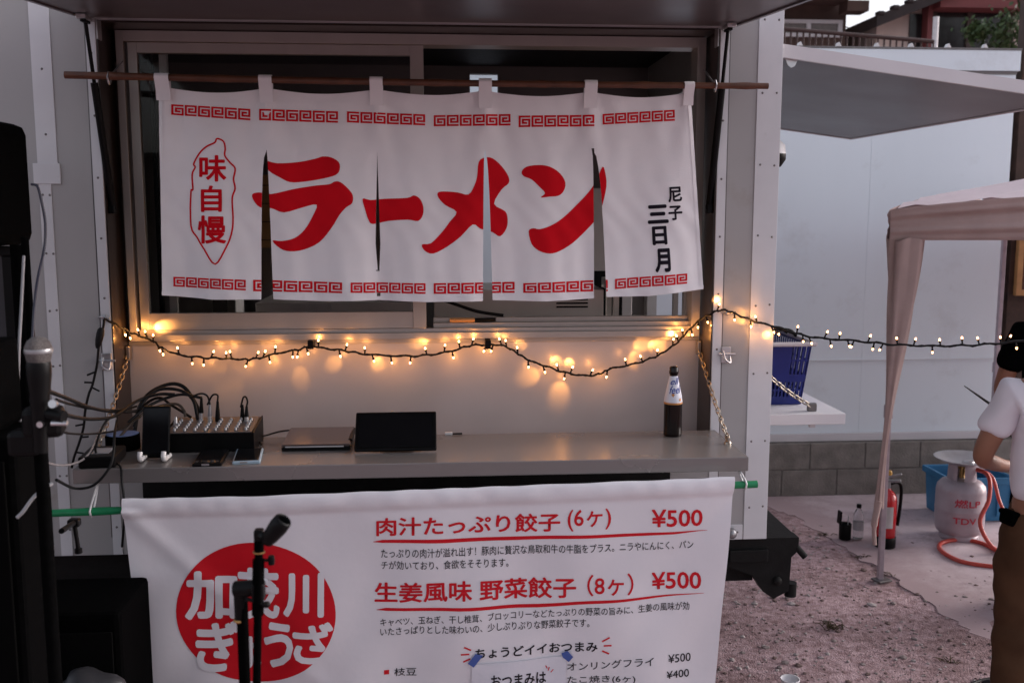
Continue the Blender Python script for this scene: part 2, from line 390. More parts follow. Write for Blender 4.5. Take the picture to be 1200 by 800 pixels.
for i_, p in enumerate(curve_pts(edge, 6)): edge2.append(Vector((p.x + .010 * sin(i_ * .9) + random.uniform(-.022, .022), p.y + .010 * sin(i_ * .7 + 1) + random.uniform(-.022, .022), .001)))
poly = edge2 + [Vector((9, 3.6, .006)), Vector((9, 6.75, .006)), Vector((1.2, 6.75, .006)), Vector((1.2, 5.9, .006))]
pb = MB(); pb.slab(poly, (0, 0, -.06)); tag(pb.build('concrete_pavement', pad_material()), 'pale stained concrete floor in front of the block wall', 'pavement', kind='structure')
# loose stones, countless: one object
gs = MB()
def stone(x, y, r):
    bm = bmesh.new(); bmesh.ops.create_icosphere(bm, subdivisions=1, radius=r)
    sx, sy, sz = random.uniform(.7, 1.4), random.uniform(.7, 1.4), random.uniform(.4, .8)
    for v in bm.verts: v.co = Vector((v.co.x * sx * random.uniform(.8, 1.2), v.co.y * sy * random.uniform(.8, 1.2), v.co.z * sz))
    gs.bm(bm, random.randrange(3), xf=Matrix.Translation((x, y, gz(x, y) * .35 - .004 + r * .15)) @ Matrix.Rotation(random.uniform(0, 6), 4, 'Z'))
for _ in range(3000):
    x, y = random.uniform(.9, 3.4), random.uniform(3.4, 6.0)
    d = PZ(900, 590, 0)
    # keep to the gravel side of the concrete edge
    side = min(edge2, key=lambda q: (q.x - x) ** 2 + (q.y - y) ** 2)
    if y > side.y + .02 and random.random() > max(.03, .5 - (y - side.y) * 1.6): continue
    stone(x, y, abs(random.gauss(.0, .0042)) + .0025 + (.010 if random.random() < .018 else 0))
gs.build('gravel', [mat('stone_a', (.30, .25, .24), .95, 0, .2, 40, spec=.1), mat('stone_b', (.18, .13, .12), .95, 0, .2, 40, spec=.1), mat('stone_c', (.42, .37, .36), .95, 0, .2, 40, spec=.1)])
tag(bpy.data.objects['gravel'], 'loose small stones scattered over the dirt ground', 'gravel', kind='stuff')
def tuft(x, y, n, h, lab, mcol):
    mb = MB()
    for _ in range(n):
        a = random.uniform(0, 6.28); L_ = h * random.uniform(.5, 1.1); ox, oy = random.gauss(0, .028), random.gauss(0, .016)
        p0 = Vector((x + ox, y + oy, -.004)); d = Vector((cos(a), sin(a), 0))
        mb.tube([p0, p0 + d * L_ * .5 + Vector((0, 0, L_ * .45)), p0 + d * L_ * 1.1 + Vector((0, 0, L_ * .35))], [.0022, .0018, .0006], 4)
    return tag(mb.build('weed_tuft', mcol), lab, 'weed', 'dry weeds along the concrete edge')
M_weed = mat('dry_weed', (.075, .055, .025), .9, 0, .4, 30)
for (px, py, n, h, lab) in ((975, 735, 34, .055, 'largest dry dark weed patch on the gravel, in front of the truck corner'), (966, 626, 14, .035, 'small weed at the concrete edge nearest the truck chassis'), (1008, 652, 14, .03, 'weed strip just left of the tent leg foot'), (1038, 673, 14, .035, 'weed at concrete edge right of the tent leg foot'), (1112, 774, 14, .03, 'dark weed clump near the person\'s trousers on the ground'), (925, 750, 9, .03, 'twiggy weed on gravel, nearest the banner side')):
    p = PZ(px, py, 0); tuft(p.x, p.y, n, h, lab, M_weed)

# ------------------------------------------------------------------ food truck
XL, XR, YW, YR, ZB, ZT = -2.5, 1.15, 3.35, 5.33, .84, 2.74
OX0, OX1, YI = -1.075, .937, 3.51
truck = thing('food_truck', (0, 4.3, 0), 'white box food truck with its serving hatch raised and counter folded down', 'food truck')
b = MB()
b.box(XL, OX0, YW, YI, ZB, ZT); b.box(OX1, XR, YW, YI, ZB, ZT)
b.box(OX0, OX1, YW, YI, 2.592, ZT); b.box(OX0, OX1, YW, YI, ZB, 1.19)
# right side wall round its own hatch, rear wall with a door gap, roof, floor, left end
b.box(XR - .05, XR, YI, 3.56, ZB, ZT); b.box(XR - .05, XR, 5.2, YR, ZB, ZT); b.box(XR - .05, XR, 3.56, 5.2, 2.52, ZT); b.box(XR - .05, XR, 3.56, 5.2, ZB, 1.2)
b.box(XL, .17, YR - .05, YR, ZB, ZT, 1); b.box(.315, XR - .05, YR - .05, YR, ZB, ZT, 1); b.box(.17, .315, YR - .05, YR, ZB, 1.25, 1); b.box(.17, .315, YR - .05, YR, 2.69, ZT, 1)
b.box(XL, XR, YW, YR, ZT, ZT + .05); b.box(XL + .04, XR - .05, YI, YR - .05, ZB, ZB + .06, 1); b.box(XL, XL + .04, YI, YR - .05, ZB, ZT, 1)
b.build('body', [M_panel, M_int], truck)
mb = MB(); mb.box(XL + .045, XR - .055, YI + .06, YR - .055, ZT - .012, ZT - .001); mb.build('ceiling_lining', M_chass, truck)
def rivets(mb, pts, r=.0042):
    for x, z in pts: mb.lathe([(r, 0), (r * .8, .002), (0, .003)], (x, YW - .0035, z), 8, 1, xf=Matrix.Rotation(pi / 2, 4, 'X'))
def trim(name, x0, x1, z0, z1, cols, n, t=.004, zoff=0):
    mb = MB(); mb.box(x0, x1, YW - t, YW - .0002, z0, z1, 0, .001)
    pts = []
    for i in range(n):
        z = z0 + (z1 - z0) * (i + .5) / n + zoff
        for c in cols: pts.append((x0 + (x1 - x0) * c, z + random.uniform(-.003, .003)))
    rivets(mb, pts); return mb.build(name, [M_trim, M_rivet], truck)
trim('corner_trim', 1.067, XR + .001, ZB + .001, ZT - .001, (.22, .8), 8)
trim('panel_trim', -1.278, -1.215, 2.135, ZT - .001, (.5,), 3)
trim('panel_trim', -1.278, -1.240, ZB + .001, 2.135, (.28, .86), 7)
mb = MB(); mb.box(-1.292, -1.208, YW - .007, YW - .0002, 2.08, 2.145, 0, .001); rivets(mb, [(-1.228, 2.128), (-1.228, 2.10)]); mb.build('joint_plate', [M_trim, M_rivet], truck)
trim('hatch_trim', -1.107, OX0 - .001, ZB + .001, 2.585, (.5,), 9)
trim('hatch_trim', OX1 + .001, .969, ZB + .001, 2.585, (.5,), 9)
trim('bottom_trim', .972, 1.064, ZB + .001, ZB + .055, (.25, .8), 1)
# seam lines in the body, thin proud strips
for x in (.9705, -1.1115):
    mb = MB(); mb.box(x, x + .003, YW - .0015, YW - .0002, .9, 2.585); mb.build('panel_seam', M_rivet, truck)
# jamb lining of the opening
mb = MB(); mb.box(OX0 + .0005, OX0 + .004, YW + .001, YI - .001, 1.19, 2.59); mb.box(OX1 - .004, OX1 - .0005, YW + .001, YI - .001, 1.19, 2.59)
mb.box(OX0 + .004, OX1 - .004, YW + .001, YI - .001, 2.585, 2.5915); mb.build('jamb_lining', M_jamb, truck)
# recessed panel under the window
mb = MB(); mb.box(OX0 + .004, OX1 - .004, YI, YI + .035, 1.192, 1.535); mb.build('lower_panel', M_inner, truck)
mb = MB(); mb.box(OX0 + .006, OX1 - .006, YI - .008, YI + .02, 1.533, 1.548, 0, .001); mb.build('sill_strip', M_alu, truck)
mb = MB(); mb.box(-1.0, .80, YW - .003, YW - .0004, .90, 1.185); mb.build('under_counter_shade', M_chass, truck)  # flat black sheet standing for the shade below the counter
# window: frame > sash, mullion, glass
w = MB()
FX0, FX1, FZ0, FZ1 = -1.055, .925, 1.55, 2.583
yf0, yf1 = YI - .035, YI + .05
w.box(FX0, FX0 + .024, yf0, yf1, FZ0, FZ1, 0, .001); w.box(FX1 - .03, FX1, yf0, yf1, FZ0, FZ1, 0, .001)
w.box(FX0 + .024, FX1 - .03, yf0, yf1, FZ1 - .035, FZ1, 0, .001)
w.box(FX0 + .024, FX1 - .03, yf0, yf1, FZ0, FZ0 + .022, 0, .001); w.box(FX0 + .024, FX1 - .03, yf0 + .012, yf1, FZ0 + .022, FZ0 + .036, 0, .001)
w.box(-.02, FX1 - .03, yf0 + .03, yf1, FZ0 + .036, FZ0 + .052, 0, .001); w.box(-.02, FX1 - .03, yf0 + .055, yf1, FZ0 + .052, FZ0 + .068, 0, .001)
win = w.build('window', M_alu, truck)
w = MB(); SX0, SX1 = FX0 + .034, -.045; ys0, ys1 = YI - .022, YI + .006
w.box(SX0, SX0 + .03, ys0, ys1, FZ0 + .037, FZ1 - .036, 0, .001); w.box(SX1 - .045, SX1, ys0 - .006, ys1, FZ0 + .037, FZ1 - .036, 0, .001)
w.box(SX0 + .03, SX1 - .045, ys0, ys1, FZ1 - .07, FZ1 - .036, 0, .001); w.box(SX0 + .03, SX1 - .045, ys0, ys1, FZ0 + .037, FZ0 + .095, 0, .001)
w.build('sash', M_alu, win)
w = MB(); w.box(SX0 + .09, SX0 + .115, ys1 + .012, ys1 + .035, FZ0 + .04, FZ1 - .04); w.box(SX0 + .055, SX0 + .068, ys1 + .012, ys1 + .03, FZ0 + .04, FZ1 - .04, 1)
w.build('sash', [M_alu, M_blk], win)
w = MB(); w.box(SX0 + .029, SX1 - .044, ys0 + .011, ys0 + .016, FZ0 + .094, FZ1 - .069); w.build('glass', M_glass, win)
# raised hatch
HT = MB(); hx0, hx1 = -1.095, .965
def hp(x, t, d): # t metres out from the hinge, d metres above the underside
    return Vector((x, YW - .004 - t, 2.598 - .075 * t + d))
HL = 1.06
HT.slab([hp(hx0, 0, 0), hp(hx1, 0, 0), hp(hx1, HL, 0), hp(hx0, HL, 0)], (0, 0, .045), 0)
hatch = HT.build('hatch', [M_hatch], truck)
mb = MB()
for a, c in ((hx0 - .012, hx0), (hx1, hx1 + .012)):
    mb.slab([hp(a, .003, -.006), hp(c, .003, -.006), hp(c, HL + .012, -.006), hp(a, HL + .012, -.006)], (0, 0, .055))
mb.slab([hp(hx0, HL, -.006), hp(hx1, HL, -.006), hp(hx1, HL + .012, -.006), hp(hx0, HL + .012, -.006)], (0, 0, .055))
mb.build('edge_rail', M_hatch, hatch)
for sx, xx in ((1, OX0 + .014), (-1, OX1 - .014)):
    mb = MB(); lo = Vector((xx, YW + .03, 2.0)); hi = Vector((xx - sx * .012, YW - .10, 2.575)); mid = lo + (hi - lo) * .68
    mb.tube([lo, mid], .012, 10, 0); mb.tube([mid, hi], .006, 10, 1); mb.obox(lo, .02, .03, .03, m=0, bev=.003); mb.obox(hi, .016, .05, .02, m=1, bev=.002)
    mb.build('gas_strut', [M_blk, M_blk], truck)
    mb = MB(); mb.obox(hi + Vector((-sx * .0, -.012, .004)), .03, .06, .014, m=0, bev=.002); mb.obox(hi + Vector((sx * .02, .06, -.02)), .004, .04, .06, m=0); mb.build('strut_bracket', M_steel, truck)
# folded-down counter
ZC = 1.24
cn = MB(); cx0, cx1 = -1.083, .952
cn.box(cx0, cx1, 2.955, YW - .012, ZC - .045, ZC, 0, .0025)
counter = cn.build('counter', M_counter, truck)
for x0, x1 in ((-.9, -.78), (-.05, .07), (.66, .78)):
    mb = MB(); mb.tube([(x0, YW - .006, ZC - .05), (x1, YW - .006, ZC - .05)], .007, 8); mb.build('hinge', M_steel, counter)
def chain(A, B, link=.021, wire=.0024):
    A, B = Vector(A), Vector(B); d = (B - A); n = max(2, int(d.length / link)); d.normalize()
    a = d.orthogonal().normalized(); c = d.cross(a); mb = MB()
    for i in range(n):
        s_ = (i + .5) / n; p = A + (B - A) * s_; sag = -.012 * 4 * s_ * (1 - s_); p = p + Vector((0, 0, sag))
        u = a if i % 2 else c; pts = []
        for k in range(13):
            q = 2 * pi * k / 12; pts.append(p + d * (cos(q) * link * .68) + u * (sin(q) * link * .32))
        mb.tube(pts, wire, 5, cap=False)
    return mb
for xx, at_ in ((OX1 - .012, (.936, 3.128)), (OX0 + .012, (-1.066, 3.12))):
    mb = chain((xx, YI - .035, 1.505), (at_[0], at_[1], ZC + .018)); mb.build('chain', M_chain, truck)
    mb = MB(); mb.obox((xx, YI - .03, 1.51), .014, .03, .05, bev=.003); mb.build('chain_bracket', M_chain, truck)
    mb = MB(); mb.lathe([(.012, 0), (.012, .006), (.006, .012), (0, .014)], (at_[0], at_[1], ZC), 12); mb.box(at_[0] - .004, at_[0] + .004, at_[1] - .012, at_[1] + .012, ZC, ZC + .024, 0, .002)
    mb.build('chain_anchor', M_chain, truck)
for xx, sg in ((-1.093, -1), (.985, 1)):
    mb = MB(); mb.box(xx - .016, xx + .016, YW - .012, YW - .003, 1.475, 1.53, 0, .002); mb.tube([(xx - .028, YW - .016, 1.506), (xx + .03, YW - .016, 1.506)], .004, 8); mb.tube(curve_pts([(xx - .012, YW - .014, 1.515), (xx - .008, YW - .03, 1.49), (xx + .01, YW - .026, 1.478), (xx + .012, YW - .012, 1.5)]), .0035, 6)
    mb.build('latch', M_steel, truck)
    mb = MB(); mb.lathe([(.009, 0), (.009, .005), (0, .006)], (xx, YW - .004, 1.648), 10, xf=Matrix.Rotation(pi / 2, 4, 'X')); mb.tube(curve_pts([(xx - .02, YW - .006, 1.648), (xx - .004, YW - .022, 1.652), (xx + .02, YW - .02, 1.646)]), .003, 6)
    mb.build('hook', M_steel, truck)
# side hatch, side shelf, side lamp on the right flank
SHX = 1.05
def sp(x, y, d): return Vector((x, y, 2.512 - .131 * (x - XR) + d))
mb = MB(); mb.slab([sp(XR + .003, 3.4, 0), sp(2.206, 3.4, 0), sp(2.206, 5.3, 0), sp(XR + .003, 5.3, 0)], (0, 0, .02), 0)
sideh = mb.build('side_hatch', M_hatch, truck)
mb = MB(); mb.slab([sp(XR + .004, 3.385, -.004), sp(2.218, 3.385, -.004), sp(2.218, 3.4, -.004), sp(XR + .004, 3.4, -.004)], (0, 0, .044), 0)
mb.slab([sp(2.206, 3.4, -.004), sp(2.218, 3.4, -.004), sp(2.218, 5.315, -.004), sp(2.206, 5.315, -.004)], (0, 0, .044), 0)
mb.slab([sp(XR + .004, 5.3, -.004), sp(2.206, 5.3, -.004), sp(2.206, 5.315, -.004), sp(XR + .004, 5.315, -.004)], (0, 0, .044), 0)
mb.slab([sp(XR + .004, 3.4, .021), sp(2.206, 3.4, .021), sp(2.206, 5.3, .021), sp(XR + .004, 5.3, .021)], (0, 0, .012), 0)
mb.build('edge_rail', M_side, sideh)
mb = MB(); mb.slab([sp(1.178, 3.402, -.003), sp(1.222, 3.402, -.003), sp(1.212, 3.402, -.024), sp(1.2, 3.402, -.031), sp(1.188, 3.402, -.024)], (0, .006, 0)); mb.build('hinge_plate', M_steel, sideh)
mb = MB(); mb.tube([(1.165, 3.57, 2.5), (1.158, 3.6, 2.2)], .009, 8); mb.build('gas_strut', M_blk, truck)
mb = MB(); mb.box(XR + .004, 1.52, 3.58, 5.18, ZC - .042, ZC, 0, .003); mb.box(1.40, 1.42, 3.62, 3.64, ZC - .062, ZC - .042); shelf = mb.build('side_shelf', M_side, truck)
mb = chain((1.17, 3.56, 1.43), (1.405, 3.63, ZC + .02), .024, .003); mb.build('chain', M_chain, truck)
mb = MB(); mb.box(1.39, 1.425, 3.622, 3.64, ZC, ZC + .032, 0, .004); mb.build('chain_anchor', M_rivet, truck)
mb = MB(); mb.lathe([(.0, -.05), (.034, -.044), (.05, -.02), (.05, .0)], (XR + .01, 3.46, 2.19), 16, 1); mb.lathe([(.05, 0), (.046, .03), (.026, .05), (0, .056)], (XR + .01, 3.46, 2.19), 16, 0); mb.build('side_lamp', [M_wplas, M_blk], truck)
# chassis, corner bumper, lamp
mb = MB(); mb.box(XL + .05, XR - .02, 3.42, 3.55, .66, ZB - .001); mb.box(XL + .05, XR - .02, 5.1, 5.2, .66, ZB - .001)
for x in (-2.2, -1.4, -.6, .2): mb.box(x, x + .1, 3.5502, 5.0998, .7, ZB - .002)
mb.build('chassis', M_chass, truck)
mb = MB()
mb.slab([Vector(p) for p in ((1.0, 3.36, ZB - .002), (1.275, 3.36, ZB - .002), (1.275, 3.36, .79), (1.25, 3.36, .765), (1.245, 3.36, .64), (1.19, 3.36, .612), (1.15, 3.36, .64), (1.11, 3.36, .70), (1.0, 3.36, .745))], (0, .06, 0))
mb.box(1.16, 1.275, 3.42, 3.75, ZB - .03, ZB - .004, 0, .004); mb.tube([(1.262, 3.39, .66), (1.262, 3.39, .61)], .022, 10); mb.tube([(1.27, 3.37, .80), (1.30, 3.36, .765)], .012, 8)
mb.box(1.02, 1.16, 3.345, 3.359, .755, .80, 0, .003); mb.lathe([(.016, 0), (.016, .01), (0, .012)], (1.2, 3.359, .68), 10, xf=Matrix.Rotation(pi / 2, 4, 'X'))
mb.build('corner_bumper', M_chass, truck)
mb = MB(); mb.lathe([(.016, 0), (.02, .006), (.018, .02), (.008, .028), (0, .03)], (1.02, YW - .005, ZB + .028), 14, xf=Matrix.Rotation(pi / 2, 4, 'X')); mb.build('marker_lamp', M_silver, truck)
for (x, y) in ((-1.75, 3.72), (-1.75, 4.96)):
    mb = MB(); X90 = Matrix.Rotation(pi / 2, 4, 'X')
    mb.lathe([(.19, -.1), (.31, -.1), (.335, -.07), (.335, .07), (.31, .1), (.19, .1)], (x, y, .33), 36, 0, xf=X90)
    wh = mb.build('wheel', M_rub, truck)
    mb = MB(); mb.lathe([(.03, -.02), (.12, -.03), (.188, -.08), (.188, .08), (.12, .03), (.03, .02)], (x, y, .33), 30, 0, xf=X90); mb.build('rim', M_steel, wh)
# under-counter black side skirt of the truck
mb = MB(); mb.box(XL + .3, .85, 3.44, 3.455, .12, .655, 0, .002); mb.build('side_skirt', M_chass, truck)

# things inside the truck, seen under and between the curtain panels
mb = MB(); mb.box(-.02, .62, 3.72, 4.1, .91, 1.70, 0, .004)
for k in range(3): mb.box(.44, .56, 3.716, 3.7195, 1.632 + k * .014, 1.638 + k * .014, 1)
tag(mb.build('kitchen_unit', [M_cabg, M_blk]), 'grey steel kitchen unit with black vent slots inside the window', 'kitchen unit')
mb = MB(); mb.box(.64, .95, 3.68, 3.9, 1.695, 1.735, 0, .003); mb.box(.655, .675, 3.7, 3.72, .91, 1.695); mb.box(.92, .94, 3.7, 3.72, .91, 1.695); mb.box(.655, .675, 3.86, 3.88, .91, 1.695); mb.box(.92, .94, 3.86, 3.88, .91, 1.695)
tag(mb.build('shelf_rack', M_alu), 'thin legged pale shelf inside the right end of the window', 'shelf')
mb = MB(); mb.box(-.93, -.72, 3.6, 3.75, .91, 1.72, 0, .003); mb.box(-.80, -.75, 3.5975, 3.5995, 1.62, 1.71, 1)
tag(mb.build('carton', [M_box, M_int]), 'white carton standing behind the left window glass', 'carton')
mb = MB(); mb.box(-.68, -.1, 3.75, 4.2, .91, 1.655, 0, .004); mb.box(-.55, -.4, 3.745, 3.7495, 1.5, 1.65, 1)
tag(mb.build('workbench', [M_cabg, M_box]), 'low dark steel workbench behind the left window pane', 'workbench')
qx = PY(313, 270, 4.25).x; mb = MB(); mb.box(qx - .10, qx + .08, 4.26, 4.6, .91, 2.30, 0, .004); mb.box(qx - .09, qx + .07, 4.255, 4.2595, 1.84, 2.14, 1); mb.box(qx - .02, qx + .01, 4.25, 4.2545, 1.62, 1.83, 0)
for k in range(4): mb.box(qx - .09, qx + .07, 4.2525, 4.2545, 1.87 + k * .075, 1.874 + k * .075, 2)
tag(mb.build('wooden_cupboard', [M_int, M_woodl, M_wood]), 'narrow wooden cupboard inside the truck, seen through the first curtain slit', 'cupboard')
mb = MB(); mb.box(.62, .95, 4.85, 5.2, .91, 2.1, 0, .004); mb.box(.66, .9, 4.845, 4.8495, 1.4, 1.7, 1); mb.box(.70, .74, 4.842, 4.8445, 1.78, 2.0, 1)
tag(mb.build('fridge', [M_cabg, M_blk]), 'grey fridge at the back, seen through the fourth curtain slit', 'fridge')
mb = MB(); a = PY(527, 372, 3.53); c = PY(556, 371, 3.53); d = PY(580, 372, 3.55); zz = FZ0 + .052 + .0095
mb.tube([(a.x, YI - .002, zz), (c.x, YI - .002, zz)], .0085, 10, 0); mb.tube([(c.x, YI - .002, zz), (d.x, YI + .01, zz)], .007, 8, 1); tag(mb.build('knife_sharpener', [M_woodl, M_blk]), 'wooden handled tool lying on the open window sill', 'tool')
tube_thing('power_cable', [PY(515, 350, 3.60), PY(535, 357, 3.58), PY(560, 365, 3.56), (PY(590, 374, 3.55).x, 3.55, FZ0 + .072)], .006, M_rub, 'black cable draped onto the open window sill below the curtain', 'cable')

# ------------------------------------------------------------------ noren: rod and curtain
rodY = 3.25
A, Bp = PY(76, 88, rodY), PY(900, 101, rodY)
mb = MB(); pts = []; rs = []
for i in range(61):
    s_ = i / 60; pts.append(A + (Bp - A) * s_ + Vector((0, 0, -.006 * sin(pi * s_)))); node = (i % 9 == 4)
    rs.append(.0098 + (.0018 if node else 0) + .0015 * (1 - s_))
mb.tube(pts, rs, 12)
rod = tag(mb.build('bamboo_pole', M_bamboo), 'reddish brown bamboo pole carrying the ramen curtain', 'pole')
for px in (128, 838):
    mb = MB(); p = PY(px, 92 if px < 500 else 101, rodY)
    mb.tube(curve_pts([p + Vector((0, -.017, 0)), p + Vector((0, .0, .019)), p + Vector((0, .02, .004)), p + Vector((0, .0, -.018)), p + Vector((0, -.017, 0))]), .003, 6)
    mb.tube([p + Vector((0, .015, .01)), Vector((p.x, YW + .04, p.z + .07))], .003, 6)
    mb.build('tie_wire', M_steel, rod)

NY = 3.262
def N2(px, py): p = PY(px, py, NY); return (p.x, p.z)
TOPL, TOPR, BOTL, BOTR = N2(186, 102), N2(809, 109), N2(190, 346), N2(825, 340)
tabs_px = [(184, 200, 104), (305, 320, 107), (434, 449, 110), (561, 576, 113), (684, 699, 113), (800, 812, 110)]
tabc = [N2((a + c) / 2, y)[0] for a, c, y in tabs_px]
def noren_top(x):
    z = TOPL[1] + (TOPR[1] - TOPL[1]) * (x - TOPL[0]) / (TOPR[0] - TOPL[0])
    for a, c in zip(tabc, tabc[1:]):
        if a <= x <= c: z -= .016 * sin(pi * (x - a) / (c - a)) ** 1
    return z
def noren_bot(x):
    px0 = [(190, 346), (250, 351), (306, 351), (320, 351), (380, 353), (443, 352), (500, 354), (566, 353), (577, 352), (640, 353), (696, 350), (710, 348), (760, 347), (825, 339)]
    P = [N2(*q) for q in px0]
    if x <= P[0][0]: return P[0][1]
    for a, c in zip(P, P[1:]):
        if x <= c[0]: return a[1] + (c[1] - a[1]) * (x - a[0]) / (c[0] - a[0])
    return P[-1][1]
def noren_y(x, z):
    d = max(0, min(1, (TOPL[1] - z) / .65))
    y = NY + .0035 * sin(2 * pi * x / .21 + .8) * (.25 + d) + .005 * d * sin(2 * pi * x / .345 + 2.1 + z)
    for c in tabc:   # little folds fanning out from the tabs
        e = x - c; y -= .007 * math.exp(-(e / (.012 + .10 * d)) ** 2) * math.exp(-d * 3.2)
        y += .0025 * sin(abs(e) * 60 - d * 9) * math.exp(-(e / .12) ** 2) * math.exp(-(d - .15) ** 2 * 20)
    y += .0010 * sin(x * 83 + z * 41 + 2 * sin(z * 19)) * (.3 + d) + .0008 * sin(z * 97 - x * 37)
    for k in range(4):  # cloth pulls back beside each slit
        sx = tabc[k + 1]; e = x - sx; y += .010 * d * d * math.exp(-(e / .035) ** 2)
    return y
# slits: (top, left-bottom, right-bottom) in photo pixels
SL = []
for top, bl, br in (((312.8, 176), (306, 354), (320, 354)), ((442, 178), (439.9, 285), (445.6, 285)), ((568, 177), (566, 356), (577.5, 356)), ((693, 174), (696.5, 354), (711, 354))):
    SL.append((N2(*top), N2(*bl), N2(*br)))
def slit_x(k, z):
    t, l, r = SL[k]; s_ = (t[1] - z) / (t[1] - l[1])
    if s_ <= 0: return None
    if k == 1:
        if s_ > 1: s2 = max(0, 1 - (s_ - 1) * 2.2); cx = (l[0] + r[0]) / 2; hw = (r[0] - l[0]) / 2 * max(s2, .12); return cx - hw, cx + hw
        return t[0] + (l[0] - t[0]) * s_, t[0] + (r[0] - t[0]) * s_
    sl = s_ ** .42
    return t[0] + (l[0] - t[0]) * sl, t[0] + (r[0] - t[0]) * sl
def cut_slits(bm):
    for k in range(4):
        t, l, r = SL[k]
        zs = [t[1] - (t[1] - l[1]) * q for q in (0, .05, .12, .22, .36, .6, 1.0, 1.3)]
        for q in range(len(zs)):
            bmesh.ops.bisect_plane(bm, geom=[f for f in bm.faces if min(abs(v.co.x - t[0]) for v in f.verts) < .05] + [e for e in bm.edges if abs(e.verts[0].co.x - t[0]) < .06] + bm.verts[:], plane_co=(0, zs[q], 0), plane_no=(0, 1, 0))
        for q in range(len(zs) - 1):
            zt, zb = zs[q], zs[q + 1]; ta = slit_x(k, zt - 1e-6); tb = slit_x(k, zb)
            for side in (0, 1):
                a = Vector((ta[side], zt, 0)); c = Vector((tb[side], zb, 0)); d = c - a
                fs = [f for f in bm.faces if zb - 1e-5 <= f.calc_center_median().y <= zt + 1e-5 and abs(f.calc_center_median().x - t[0]) < .07]
                geo = fs + list({e for f in fs for e in f.edges}) + list({v for f in fs for v in f.verts})
                if fs: bmesh.ops.bisect_plane(bm, geom=geo, plane_co=a, plane_no=Vector((d.y, -d.x, 0)).normalized())
    dead = []
    for f in bm.faces:
        c = f.calc_center_median()
        for k in range(4):
            w = slit_x(k, c.y)
            if w and w[0] < c.x < w[1]: dead.append(f); break
    bmesh.ops.delete(bm, geom=dead, context='FACES'); return bm
def lay_noren(mb, bm, off, m, sm=True):
    bm.verts.index_update()
    vs = [(v.co.x, noren_y(v.co.x, v.co.y) - off - v.co.z, v.co.y) for v in bm.verts]
    mb.add(vs, [[v.index for v in f.verts] for f in bm.faces], m, sm); bm.free()
nr = MB()
bm = bmesh.new(); NXg, NZg = 150, 56; grid = []
for j in range(NZg + 1):
    row = []
    for i in range(NXg + 1):
        a = i / NXg; s_ = j / NZg
        xt = TOPL[0] + (TOPR[0] - TOPL[0]) * a; xb = BOTL[0] + (BOTR[0] - BOTL[0]) * a
        x = xt + (xb - xt) * s_; z = noren_top(xt) + (noren_bot(xb) - noren_top(xt)) * s_
        row.append(bm.verts.new((x, z, 0)))
    grid.append(row)
for j in range(NZg):
    for i in range(NXg): bm.faces.new((grid[j][i], grid[j + 1][i], grid[j + 1][i + 1], grid[j][i + 1]))
cut_slits(bm); lay_noren(nr, bm, 0, 0)
# bottom hems: a doubled strip along each panel
def pr(bm, m, off=.0013, h=.022, cut=True):
    refine(bm, h)
    if cut: cut_slits(bm)
    lay_noren(nr, bm, off, m)
LET = [  # big brush katakana, traced stroke outlines in photo pixels
    [(312, 189), (325, 191.5), (350, 190), (370, 186), (378, 183.5), (388, 184.5), (397, 190), (398.5, 198), (394, 205), (378, 209.5), (356, 213), (340, 213.5), (328, 208), (315, 200)],
    [(295.5, 228), (304, 225.5), (318, 227.5), (345, 221.5), (370, 217.5), (386, 216), (392, 213), (399, 213.5), (408, 221), (413.5, 229), (413, 238), (406, 243), (398, 252), (388, 268), (374, 284), (356, 292.5), (340, 294.5), (328, 291), (319, 282), (330, 282.5), (345, 279), (357, 269), (366, 254), (371, 240), (355, 243), (333, 249), (318, 244), (305, 243), (298, 236)],
    [(425, 233), (434, 234.5), (450, 233), (477, 232), (485, 229), (492, 233), (496, 242), (495.5, 252), (490, 259), (478, 257.5), (455, 259), (437, 262.5), (432, 258), (428, 246)],
    [(513, 226), (520, 224.5), (536, 225.5), (549, 228), (556, 217), (559, 207), (561, 190), (568, 185), (577, 185.5), (588, 195), (596, 207), (596, 215), (588, 222), (579, 239), (592, 247.5), (595, 257), (593.5, 268), (586, 277), (577, 272), (563, 268), (554, 263), (540, 277), (524, 289), (508, 297), (498, 294), (494.5, 286.5), (505, 285), (518, 272), (527, 260), (535, 248.5), (522, 240.5), (514, 232)],
    [(611.5, 201), (617, 195.5), (631, 193.5), (644, 195.5), (656, 203), (662.5, 214), (660.5, 224), (654, 229.5), (644, 230.5), (633.5, 231.5), (638.5, 226.5), (632, 219), (623, 210.5), (613.5, 206.5)],
    [(619.5, 271), (625, 267.5), (632, 268.5), (645, 264.5), (660, 255), (676, 240), (690, 225), (699, 211), (706, 195.5), (709.5, 204), (710.5, 218), (706, 240), (700, 255), (688, 269), (672, 284), (656, 294), (644, 297), (632, 294), (623, 286)]]
for P in LET:
    pr(poly_bm(smooth_poly([N2(*q) for q in P], 3)), 1, h=.016)
em = [(235, 228), (262, 240), (270, 270), (268, 300), (290, 330), (312, 355), (305, 400), (312, 440), (300, 480), (303, 560), (300, 620), (275, 690), (228, 762), (180, 700), (150, 650), (122, 600), (122, 455), (131, 445), (128, 380), (141, 350), (135, 335), (160, 290), (190, 262), (225, 245)]
pr(stroke_bm(smooth_poly([N2(190 + x / 3.64, 100 + y / 3.64) for x, y in em], 4), .0052, True), 1, h=.02, cut=False)
def ch_box(ch, cx, cy, w, h, m, off=.02, rot=0, target=None, mapper=None, sh=0):
    bm = fit_quad(text_bm(ch, off, sh), *[mapper(cx + a * cos(rot) - b_ * sin(rot), cy + a * sin(rot) + b_ * cos(rot)) for a, b_ in ((-w / 2, -h / 2), (w / 2, -h / 2), (w / 2, h / 2), (-w / 2, h / 2))])
    return bm
